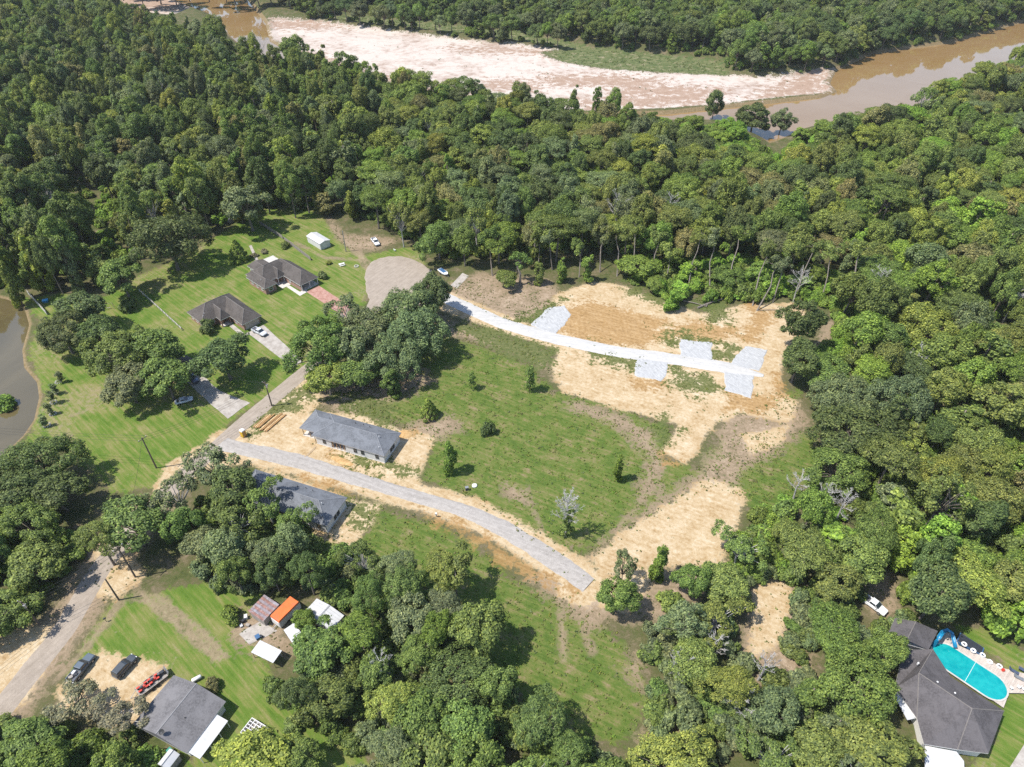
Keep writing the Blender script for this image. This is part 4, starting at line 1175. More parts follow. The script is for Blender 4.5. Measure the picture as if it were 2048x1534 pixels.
p_slate, p_dark, p_silver, p_white, p_blue = paint('slate_blue_paint', (0.10, 0.125, 0.15)), paint('charcoal_paint', (0.06, 0.068, 0.075)), paint('silver_paint', (0.55, 0.58, 0.62)), paint('white_paint', (0.78, 0.79, 0.80)), paint('navy_paint', (0.02, 0.04, 0.09))
vehicle('pickup', (163, 1336), 0.6, head((140, 1362), (184, 1308)), p_slate, 'slate blue pickup with loaded bed on the sandy yard', 'pickup_truck', 'pickup', 'pickups')
vehicle('suv', (250, 1333), 0.6, head((233, 1350), (270, 1310)), p_dark, 'charcoal SUV parked on grass beside the sandy yard', 'parked_suv', 'SUV')
vehicle('pickup', (519, 664), 0.6, head((503, 655), (535, 671)), p_silver, 'silver pickup on the pale concrete driveway of brick house', 'pickup_truck', 'pickup', 'pickups')
vehicle('pickup', (751, 484), 0.6, head((743, 474), (757, 492)), p_white, 'white and blue pickup under trees above the turning circle', 'pickup_truck', 'pickup', 'pickups')
vehicle('pickup', (1746, 1209), 0.6, head((1722, 1192), (1768, 1226)), p_white, 'white pickup in the woods uphill of the pool house', 'pickup_truck', 'pickup', 'pickups')
vehicle('suv', (386, 757), 0.6, head((376, 746), (396, 766)), p_blue, 'navy blue car in shade on the driveway under oaks', 'parked_car', 'car', 'cars under the oaks')
vehicle('sedan', (368, 801), 0.6, head((352, 806), (386, 797)), p_silver, 'silver car in shade on the lawn under oaks', 'parked_car', 'car', 'cars under the oaks')
pk = Vector((*P(163, 1336, 0.6), 0.06))
hd = head((140, 1362), (184, 1308))
for i, (dx, dy, sx, sy, sz, m, lb) in enumerate(((-1.3, 0.3, 0.7, 0.5, 0.4, m_pale, 'pale box in the pickup bed behind the cab'), (-1.5, -0.35, 0.5, 0.5, 0.3, m_blk, 'black box in the slate pickup bed'), (-2.2, 0.2, 0.6, 0.7, 0.3, m_gwall, 'brown box by the tailgate in the slate pickup bed'))):
    q = pk + Matrix.Rotation(hd, 3, 'Z') @ Vector((dx, dy, 0.89))
    J = empty('cargo_box', q, hd + i * 0.5, lb, 'box', 'load in the slate pickup bed')
    MB().box((0, 0, sz / 2), (sx, sy, sz)).build('body', m, J)
    MB().box((0, 0, sz + 0.015), (sx * 1.06, sy * 1.06, 0.03)).build('lid', m, J)

# machine trailer with two red quad bikes
th = head((281, 1378), (328, 1343))
T = empty('equipment_trailer', (*P(304, 1366, 0.5), 0.06), th, 'long open trailer carrying red quad bikes beside the gabled house', 'trailer')
MB().box((0, 0, 0.62), (5.4, 2.0, 0.1)).build('bed_floor', m_gwall, T)
for s in (-1, 1):
    MB().tube([(-2.7, s, 1.05), (2.7, s, 1.05)], [0.04, 0.04], 6).build('rail', m_metal, T)
    for x in (-2.7, -0.9, 0.9, 2.7): MB().box((x, s, 0.86), (0.06, 0.06, 0.42)).build('stanchion', m_metal, T)
    for x in (-0.5, 0.45): MB().cyl((x, s * 1.15, 0.36), 0.36, 0.24, 14, axis='Y').build('wheel', m_tyre, T)
MB().tube([(-2.7, 0.8, 0.6), (-4.0, 0, 0.55)], [0.05, 0.05], 6).build('drawbar', m_metal, T)
MB().tube([(-2.7, -0.8, 0.6), (-4.0, 0, 0.55)], [0.05, 0.05], 6).build('drawbar', m_metal, T)
MB().box((2.9, 0, 1.0), (0.08, 1.9, 0.8), ry=0.3).build('ramp', m_metal, T)
for dx, lb in ((-1.55, 'red quad bike at the drawbar end of the trailer'), (0.45, 'red quad bike in the middle of the trailer')):
    q = T.location + Matrix.Rotation(th, 3, 'Z') @ Vector((dx, 0, 0.62))
    Qb = empty('quad_bike', q, th, lb, 'quad bike', 'quad bikes on the trailer')
    MB().box((0.1, 0, 0.55), (1.3, 0.55, 0.35), taper=0.8).build('body', m_red, Qb, bevel=0.05)
    MB().box((-0.25, 0, 0.8), (0.75, 0.36, 0.16)).build('seat', m_blk, Qb, bevel=0.04)
    MB().tube([(0.4, -0.45, 1.05), (0.5, 0, 0.98), (0.4, 0.45, 1.05)], [0.03, 0.03, 0.03], 5).build('handlebar', m_blk, Qb)
    for x in (-0.6, 0.7):
        for s in (-1, 1):
            MB().cyl((x, s * 0.48, 0.32), 0.29, 0.26, 12, axis='Y').build('wheel', m_tyre, Qb)
            MB().box((x, s * 0.45, 0.68), (0.6, 0.34, 0.06)).build('fender', m_red, Qb)
q = T.location + Matrix.Rotation(th, 3, 'Z') @ Vector((2.0, 0.1, 0.67))
J = empty('ride_on_mower', q, th, 'black ride-on mower at the ramp end of the trailer', 'mower')
MB().box((0.2, 0, 0.45), (0.9, 0.6, 0.4), taper=0.85).build('hood', m_blk, J, bevel=0.04)
MB().box((-0.4, 0, 0.6), (0.4, 0.45, 0.5)).build('seat', m_bump, J)
for x in (-0.4, 0.5):
    for s in (-1, 1): MB().cyl((x, s * 0.4, 0.22), 0.22, 0.16, 10, axis='Y').build('wheel', m_tyre, J)

# ------------------------------------------------------------------ poles and wires
m_pole = mat('weathered_pole', (0.13, 0.105, 0.085), 0.9, 0.25, 2.0)
m_wire = mat('wire_black', (0.03, 0.03, 0.03), 0.6, 0.05)


def pole(base, top, label, arm=None, can=False, m=None):
    bx_, by_ = P(*base)
    v1 = (top[1] - 767) / FPX
    h = CAM_H - by_ * (math.sin(PITCH) + v1 * math.cos(PITCH)) / (math.cos(PITCH) - v1 * math.sin(PITCH))
    o = empty('utility_pole', (bx_, by_, 0), 0, label, 'utility pole', 'utility poles')
    MB().tube([(0, 0, -0.3), (0, 0, h)], [0.20, 0.14], 8).build('shaft', m or m_pole, o)
    if arm is not None:
        ca = MB().box((0, 0, h - 0.5), (2.2, 0.13, 0.15), rz=arm).build('crossarm', m_pole, o)
        for s in (-1, 0.0, 1):
            MB().cyl((s * math.cos(arm), s * math.sin(arm), h - 0.34), 0.06, 0.2, 6).build('insulator', m_vent, ca)
    if can:
        MB().cyl((0.32, -0.2, h - 1.3), 0.26, 0.85, 12).build('transformer', m_rim, o)
    return Vector((bx_, by_, h - 0.3))


k1 = pole((544, 812), (524, 764), 'utility pole beside the road opposite the shaded driveway', math.radians(-30), True)
k2 = pole((313, 936), (289, 875), 'slim utility pole standing alone on the lawn by the pond', math.radians(60))
k3 = pole((80, 1250), (44, 1203), 'utility pole with transformer where dark trees overhang the road', math.radians(-20), True)
k4 = pole((238, 1200), (211, 1158), 'dark bare pole at the corner of grass and road')
k5 = pole((271, 1154), (226, 1093), 'tall dark pole under branches across the track from the corner pole', math.radians(60))
k6 = pole((692, 503), (688, 462), 'thin pale lamp pole beside the turning circle track', None, False, m_metal)


def wire(a, b, sag, label, off=Vector((0, 0, 0))):
    a, b = a + off, b + off
    pts = []
    for i in range(13):
        t = i / 12
        p = a.lerp(b, t)
        p.z -= sag * 4 * t * (1 - t)
        pts.append(p - a)
    o = MB().tube(pts, [0.028] * 13, 4, cap=False).build('power_line', m_wire, None, a)
    tag(o, label, 'power line', 'power lines')


for i, s in enumerate((-1, 0, 1)):
    w = ('outer', 'middle', 'inner')[i]
    wire(k1, k2, 1.6, w + ' power line from the roadside pole to the lawn pole', Vector((0.5 * s, -0.8 * s, 0.05 * i)))
    wire(k2, k2 + Vector((-75, 8, 1)), 1.8, w + ' power line from the lawn pole across the pond', Vector((0.5 * s, 0.8 * s, 0.05 * i)))
    wire(k3, k5, 1.2, w + ' power line from the transformer pole to the tall dark pole', Vector((0.8 * s, -0.5 * s, 0.05 * i)))
    wire(k3, k3 + Vector((-22, -34, 0)), 1.0, w + ' power line leaving the transformer pole over the road', Vector((0.8 * s, -0.3 * s, 0.05 * i)))
wire(k1, Vector((*P(420, 742, 4), 4.0)), 0.8, 'service line from the roadside pole to the house under oaks')
wire(k5, k2, 1.5, 'single line from the tall dark pole to the lawn pole')

# ------------------------------------------------------------------ fences
m_fw = mat('grey_fence_boards', (0.27, 0.245, 0.22), 0.9, 0.25, 2.0)
m_fp = mat('pale_rail', (0.50, 0.47, 0.43), 0.8, 0.15)


def fence(pa_, pb_, label, board=True, h=1.8, m=None):
    a, b = Vector(P(*pa_)), Vector(P(*pb_))
    L = (b - a).length
    o = empty('board_fence' if board else 'rail_fence', (a.x, a.y, 0), math.atan2((b - a).y, (b - a).x), label, 'fence')
    n = int(L / 2.4) + 1
    for i in range(n + 1): MB().box((L * i / n, 0, h / 2), (0.12, 0.12, h)).build('post', m or m_fw, o)
    for z in ((0.4, h - 0.3) if board else (0.45, 0.85, h - 0.1)): MB().box((L / 2, 0.07, z), (L, 0.05, 0.12)).build('rail', m or m_fw, o)
    if board:
        me = MB().box((0, -0.075, h / 2 + 0.05), (0.16, 0.025, h)).mesh('board', m or m_fw)
        for i in range(int(L / 0.18)):
            c = link('board', me, o, (0.09 + i * 0.18, 0, rj.uniform(-0.03, 0.03)))
    return o


fence((57, 588), (95, 630), 'pale board fence at the head of the pond', m=m_fp)
fence((569, 480), (622, 521), 'dark board fence behind the brick house with carport', h=1.6)
fence((280, 584), (364, 661), 'low three-rail fence crossing the lawn between the oaks', False, 1.2, m_fp)
fence((520, 448), (566, 478), 'dark board fence running on behind the shed lawn', h=1.6)

# ------------------------------------------------------------------ other yard and site things
c, a, L, W = quad_frame([(614, 472), (642, 491), (658, 478), (631, 464)], 2.5)
S = empty('storage_shed', (c.x, c.y, 0), a, 'white storage shed standing alone on the upper lawn', 'shed')
wall_box(S, -L / 2 + 0.2, L / 2 - 0.2, -W / 2 + 0.2, W / 2 - 0.2, 2.5, m_white)
roof_wing(S, -L / 2, L / 2, -W / 2, W / 2, 'x', 2.55, 0.6, m_slate, m_slate, h0=False, h1=False, fascia=0.12)
for s in (-1, 1): MB().add([(s * (L / 2 - 0.2), -W / 2 + 0.2, 2.5), (s * (L / 2 - 0.2), W / 2 - 0.2, 2.5), (s * (L / 2 - 0.2), 0, 3.05)], [(0, 1, 2)]).build('gable', m_white, S)
door(S, (L / 2 - 0.2, 0), (1, 0), 1.6, 2.0, m_trim)
S = empty('tin_roof_shed', (*P(458, 442), 0), math.radians(-30), 'small pale tin-roofed shed half under trees by the upper lawn', 'shed')
wall_box(S, -2, 2, -1.6, 1.6, 2.2, m_gwall)
for i in range(5): MB().box((-2.0 + i * 1.0, 0, 2.3), (0.96, 3.8, 0.06), rx=math.radians(6)).build('roof_panel', m_slate, S)
S = empty('shaded_house', (*P(352, 742), 0), math.radians(-30), 'grey-roofed house almost hidden under the oaks by the shaded driveway', 'house')
wall_box(S, -6, 6, -4, 4, 2.6, m_brick)
roof_wing(S, -6.6, 6.6, -4.6, 4.6, 'x', 2.65, 2.2, m_sh_brown, m_ridge_b)
window(S, (3, -4, 1.5), (0, -1)); door(S, (0, -4), (0, -1))

m_yel = mat('yellow_plastic', (0.60, 0.38, 0.02), 0.5, 0.08)
S = empty('portable_toilet', (*P(488, 872), 0), math.radians(-35), 'yellow portable toilet with white roof beside the road', 'portable toilet')
MB().box((0, 0, 1.05), (1.15, 1.15, 2.0)).build('cabin', m_yel, S, bevel=0.04)
MB().box((0, 0, 2.15), (1.22, 1.22, 0.26), taper=0.8).build('roof', m_vent, S, bevel=0.04)
MB().box((0.59, 0, 1.0), (0.04, 0.7, 1.75)).build('door', m_wood, S)
MB().cyl((-0.4, 0.4, 2.3), 0.06, 0.4, 8).build('vent_pipe', m_vent_d, S)
MB().box((0, 0, 0.04), (1.25, 1.25, 0.12)).build('skid', m_bump, S)

la, lb_ = Vector(P(533, 864)), Vector(P(573, 829))
ld, ll = (lb_ - la).normalized(), (lb_ - la).length
lang = math.atan2(ld.y, ld.x)
words_ = ['first', 'second', 'third', 'fourth', 'fifth', 'sixth', 'seventh', 'eighth', 'ninth', 'tenth', 'eleventh', 'twelfth']
for i in range(9):
    off = -0.45 * i - (0.5 if i > 4 else 0)
    q = la + Vector((-ld.y, ld.x)) * (-off * 1.0) + ld * (ll * 0.5 + rj.uniform(-0.4, 0.4) - 0.15 * i)
    w = rj.uniform(0.22, 0.34)
    L = ll * rj.uniform(0.86, 1.0) * (0.82 if i > 4 else 1)
    m = mat('lumber_tone_%d' % (i % 3), [(0.42, 0.25, 0.11), (0.52, 0.36, 0.19), (0.33, 0.20, 0.09)][i % 3], 0.8, 0.3, 1.2, fine=0.3)
    o = empty('lumber_stack', (q.x, q.y, 0), lang + rj.uniform(-0.02, 0.02), words_[i] + ' row of raw lumber counted from the unfinished house', 'lumber', 'lumber rows on the building site')
    for k in range(3):
        MB().box((rj.uniform(-0.12, 0.12), 0, 0.07 + 0.13 * k), (L * rj.uniform(0.94, 1), w, 0.115)).build('beam', m, o)
for (x0, y0), (x1, y1), lb in (((604, 919), (632, 893), 'grey plank on the sand nearer the gravel road'), ((614, 912), (631, 896), 'short grey plank on the sand nearer the unfinished house'), ((657, 902), (665, 897), 'short brown plank by the entry of the unfinished house')):
    a, b = Vector(P(x0, y0)), Vector(P(x1, y1))
    o = MB().box((0, 0, 0.05), ((b - a).length, 0.28, 0.08)).build('timber_plank', m_post, None, (*((a + b) / 2), 0.0))
    o.rotation_euler.z = math.atan2((b - a).y, (b - a).x)
    tag(o, lb, 'plank', 'loose planks on the building site')
m_dirt = surf('orange_dirt', (0.36, 0.22, 0.09), (0.52, 0.35, 0.17), 0.8, 0.4)


def mound(px, rx_, ry_, h, m, label, name='dirt_mound', seed=1, rz=0.0):
    r = random.Random(seed)
    b = MB()
    n, k = 18, 5
    b.v.append((0, 0, h))
    for j in range(1, k + 1):
        for i in range(n):
            a = 2 * math.pi * i / n
            f = j / k
            w = f * (1 + r.uniform(-0.1, 0.1))
            b.v.append((rx_ * w * math.cos(a), ry_ * w * math.sin(a), h * (1 - f * f) * r.uniform(0.85, 1.1) - (0.03 if j == k else 0)))
    for i in range(n): b.f.append((0, 1 + i, 1 + (i + 1) % n))
    for j in range(k - 1):
        for i in range(n):
            b.f.append((1 + j * n + i, 1 + (j + 1) * n + i, 1 + (j + 1) * n + (i + 1) % n, 1 + j * n + (i + 1) % n))
    o = b.build(name, m, None, (*P(*px), 0), smooth=True)
    o.rotation_euler.z = rz
    return tag(o, label, name.replace('_', ' '))


mound((811, 868), 2.3, 1.6, 0.7, m_dirt, 'orange dirt mound beside the end of the unfinished house')
mound((684, 922), 3.6, 1.0, 0.25, m_dirt, 'low orange dirt heap between unfinished house and gravel road', seed=3, rz=math.radians(-25))
m_brush = mat('brush_grey_brown', (0.14, 0.11, 0.09), 0.95, 0.4, 3.0, fine=0.5)
m_log = mat('pale_bark', (0.19, 0.165, 0.14), 0.9, 0.3, 2.0)
for pa_, pb_, r0, lb in (((1395, 617), (1455, 596), 0.38, 'thick fallen log at the edge of cleared ground'), ((1360, 602), (1412, 614), 0.2, 'slim fallen log beside the thick log'), ((1412, 615), (1428, 590), 0.16, 'broken branch leaning over the fallen logs'), ((1515, 622), (1575, 622), 0.12, 'long thin fallen trunk on pale sand below leaning trunk'), ((925, 1244), (960, 1228), 0.2, 'pale fallen trunk in the brush below the gravel road')):
    a, b = V3(*pa_), V3(*pb_)
    o = MB().tube([(0, 0, 0.3), ((b - a) * 0.5) + Vector((0, 0.2, 0.45)), (b - a) + Vector((0, 0, 0.3))], [r0, r0 * 0.85, r0 * 0.55], 8).build('fallen_log', m_log, None, a)
    tag(o, lb, 'log', 'fallen logs')

# small site markers
S = empty('utility_pedestal', (*P(934, 980), 0), 0.3, 'dark utility pedestal on grass beside the gravel road', 'utility box')
MB().box((0, 0, 0.5), (0.7, 0.6, 1.0)).build('case', m_bump, S)
MB().box((0, 0, 1.03), (0.78, 0.68, 0.07)).build('lid', m_metal, S)
S = empty('septic_lid', (*P(949, 972), 0), 0, 'round white lid in grass beside the utility pedestal', 'lid')
MB().cyl((0, 0, 0.15), 0.62, 0.3, 18).build('collar', m_vent, S)
MB().cyl((0, 0, 0.33), 0.5, 0.08, 18).build('cover', m_concw, S)
S = empty('meter_post', (*P(873, 1033), 0), 0, 'short white meter post on the ditch side of the gravel road', 'meter post')
MB().box((0, 0, 0.5), (0.2, 0.2, 1.0)).build('post', m_gwall, S)
MB().box((0, -0.1, 1.05), (0.45, 0.3, 0.55)).build('meter_box', m_vent, S)
S = empty('mailbox', (*P(213, 1243), 0), 0.8, 'dark mailbox at the edge of lawn and road', 'mailbox')
MB().box((0, 0, 0.5), (0.1, 0.1, 1.0)).build('post', m_pole, S)
MB().box((0, 0, 1.1), (0.55, 0.25, 0.28)).build('box', m_blk, S, bevel=0.05)
S = empty('picnic_table', (*P(684, 531), 0), math.radians(30), 'pale picnic table on the lawn by the turning circle', 'table')
MB().box((0, 0, 0.75), (2.0, 0.8, 0.06)).build('tabletop', m_vent, S)
for s in (-1, 1):
    MB().box((0, s * 0.8, 0.45), (2.0, 0.3, 0.05)).build('bench_seat', m_vent, S)
    MB().box((s * 0.7, 0, 0.37), (0.08, 1.7, 0.1)).build('crosspiece', m_trim, S)
    MB().box((s * 0.7, 0, 0.33), (0.1, 0.6, 0.72)).build('leg', m_trim, S)
S = empty('fire_pit', (*P(713, 533), 0), 0, 'small white ring of blocks beside the picnic table', 'fire pit')
for k in range(9): MB().box((0.7 * math.cos(k * 0.7), 0.7 * math.sin(k * 0.7), 0.15), (0.4, 0.25, 0.3), rz=k * 0.7 + 1.57).build('block', m_concw, S)
S = empty('plastic_tub', (*P(92, 604), 0), 0.4, 'bright blue plastic tub beside the pale board fence', 'tub')
MB().box((0, 0, 0.4), (1.5, 1.2, 0.8), taper=1.1).build('body', m_blue, S)
MB().box((0, 0, 0.83), (1.7, 1.4, 0.07)).build('lid', mat('light_blue', (0.10, 0.42, 0.70), 0.5, 0.05), S)
S = empty('swing_frame', (*P(218, 618), 0), math.radians(20), 'bare swing frame on the lawn among oaks', 'swing frame')
for s in (-1, 1):
    for t in (-1, 1): MB().tube([(s * 1.7, t * 0.8, 0), (s * 1.6, 0, 2.1)], [0.05, 0.05], 6).build('leg', m_gwall, S)
MB().tube([(-1.6, 0, 2.1), (1.6, 0, 2.1)], [0.05, 0.05], 6).build('top_bar', m_gwall, S)
MB().box((0, 0, 0.5), (1.2, 0.35, 0.05)).build('seat', m_gwall, S)
for s in (-0.5, 0.5): MB().tube([(s, 0, 0.5), (s, 0, 2.1)], [0.015, 0.015], 4).build('chain', m_metal, S)
S = empty('boat_trailer', (*P(887, 548), 0), math.radians(-50), 'blue and white boat on trailer beside the turning circle', 'boat')
loft([(-2.4, 0.8, 0.6, 1.15, 0.06), (0.5, 0.95, 0.5, 1.2, 0.06), (1.8, 0.7, 0.6, 1.25, 0.06), (2.6, 0.1, 1.0, 1.3, 0.03)]).build('hull', m_vent, S)
MB().box((-0.5, 0, 1.24), (3.2, 1.4, 0.08)).build('cover', m_navy, S)
for s in (-1, 1): MB().cyl((-0.5, s * 1.0, 0.3), 0.3, 0.2, 12, axis='Y').build('wheel', m_tyre, S)
MB().box((0.3, 0, 0.42), (5.6, 0.12, 0.1)).build('trailer_frame', m_metal, S)
S = empty('plastic_chair', (*P(790, 502), 0), 0.8, 'white plastic chair on grass above the turning circle', 'chair')
MB().box((0, 0, 0.42), (0.6, 0.6, 0.06)).build('seat', m_vent, S)
MB().box((-0.3, 0, 0.75), (0.06, 0.6, 0.6)).build('backrest', m_vent, S)
for a in (-0.25, 0.25):
    for s in (-0.25, 0.25): MB().box((a, s, 0.2), (0.06, 0.06, 0.4)).build('leg', m_vent, S)
for i, (x, y) in enumerate(((117, 764), (110, 785), (107, 805), (106, 828), (94, 851))):
    o = empty('stone_ring', (*P(x, y), 0), i, 'white stone ring around the ' + words_[i] + ' pond sapling counted from the oaks', 'stone ring', 'stone rings at the pond saplings')
    me = MB().box((0, 0, 0.1), (0.42, 0.3, 0.24), taper=0.75).mesh('stone', m_concw)
    for k in range(9):
        c = link('stone', me, o, (0.8 * math.cos(k * 0.7), 0.8 * math.sin(k * 0.7), 0))
        c.rotation_euler.z = k * 0.7 + rj.uniform(-0.3, 0.3)
sheet('timber_ramp_path', poly([(901, 571), (925, 546), (938, 552), (914, 577)]), 0.06, m_conc)

# ------------------------------------------------------------------ vegetation
def foliage_material():
    t = NT('foliage')
    tint = t.n('Attribute', attribute_name='tint', attribute_type='INSTANCER').outputs['Color']
    ri = t.n('NewGeometry').outputs['Random Per Island']
    co = t.n('TexCoord').outputs['Object']
    cl = t.noise(0.45, 2, 0.5, co)
    f = t.math('ADD', t.math('MULTIPLY', ri, 0.62), t.math('MULTIPLY', cl, 0.55))
    v = t.ramp(f, [(0.2, (0.36, 0.42, 0.42)), (0.52, (0.9, 0.94, 0.9)), (0.8, (1.7, 1.6, 1.25)), (1.0, (2.5, 2.2, 1.8))])
    c = t.mix(1.0, tint, v, 'MULTIPLY')
    d = t.n('BsdfPrincipled', ins={'Base Color': c, 'Roughness': 0.55, 'Specular IOR Level': 0.2})
    tr = t.n('BsdfTranslucent', ins={'Color': t.mix(1.0, c, (1.15, 1.25, 0.55), 'MULTIPLY')})
    ms = t.n('MixShader', ins={0: 0.3, 1: d.outputs[0], 2: tr.outputs[0]})
    t.t.links.new(ms.outputs[0], t.out.inputs['Surface'])
    return t.m


m_leaf = foliage_material()
m_bark = mat('bark_grey', (0.17, 0.145, 0.12), 0.95, 0.3, 2.0)
m_dead = mat('dead_wood_grey', (0.40, 0.385, 0.37), 0.9, 0.2, 2.0)
RNG = np.random.default_rng(11)


def unit(a):
    return a / np.maximum(np.linalg.norm(a, axis=1, keepdims=True), 1e-9)


def leaf_mesh(name, cl, n, size, aspect=0.62, flat=1.0, droop=0.0, up=0.45, axis_c=(0, 0, 8), rng=RNG, back=-0.25):
    """many leaf-sized faces over the outer side of clumps cl: (x, y, z, radius)"""
    cl = np.asarray(cl, float)
    w = cl[:, 3] ** 2
    k = rng.choice(len(cl), int(n * 1.7), p=w / w.sum())
    d = unit(rng.normal(size=(len(k), 3)))
    out = unit(cl[k, :3] - np.array(axis_c) + 1e-3)
    keep = (d * out).sum(1) > back + rng.uniform(-0.3, 0.3, len(k))
    k, d, out = k[keep][:n], d[keep][:n], out[keep][:n]
    m = len(k)
    rad = cl[k, 3] * (0.62 + 0.40 * rng.random(m) + 0.35 * rng.random(m) ** 4)
    p = cl[k, :3] + d * rad[:, None] * np.array([1, 1, flat])
    p[:, 2] = np.maximum(p[:, 2], 0.15)
    nr = unit(d * 0.65 + out * 0.25 + rng.normal(size=(m, 3)) * 0.36 + np.array([0, 0, up]))
    a = unit(np.cross(nr, unit(rng.normal(size=(m, 3)))))
    b = np.cross(nr, a)
    if droop:
        a[:, 2] -= droop
        a = unit(a)
    s = size * (0.55 + 0.75 * rng.random(m) + 0.5 * rng.random(m) ** 5)
    a, b = a * (s * 0.5)[:, None], b * (s * 0.5 * aspect)[:, None]
    bend = nr * (s * 0.16)[:, None]
    V = np.stack([p - a, p - a * 0.1 - b + bend, p + a, p - a * 0.1 + b + bend], 1).reshape(-1, 3)
    me = np_mesh(name, V, np.arange(4 * m).reshape(-1, 4))
    me.materials.append(m_leaf)
    return me


def dome(rng, M, R, Rz, zc, r0, r1, low=-0.35, drop=0.1, lob=0.22):
    cl = []
    ph = rng.uniform(0, 6, 3)
    for i in range(M):
        ct = low + (1 - low) * (i + 0.5) / M
        az = i * 2.39996 + rng.uniform(-0.35, 0.35)
        if rng.random() < drop: continue
        st = math.sqrt(max(0, 1 - ct * ct))
        f = 0.54 + 0.44 * rng.random()
        rr = R * f * (1 + lob * math.sin(2 * az + ph[0]) + 0.5 * lob * math.sin(3 * az + ph[1]))
        cl.append((rr * st * math.cos(az), rr * st * math.sin(az), zc + Rz * f * ct + rng.uniform(-0.4, 0.4), rng.uniform(r0, r1)))
    return cl


def limbs(b, rng, top, cl, r, n, ext=0.0):
    order = rng.permutation(len(cl))[:n]
    for i in order:
        q = Vector(cl[i][:3])
        d = q - top
        mid = top + d * 0.5 + Vector((rng.uniform(-.5, .5), rng.uniform(-.5, .5), rng.uniform(0, 0.8)))
        b.tube([top - Vector((0, 0, 0.3)), mid, q + d.normalized() * ext], [r, r * 0.6, r * 0.2], 5, cap=False)


class Var:
    pass


VARS = {}


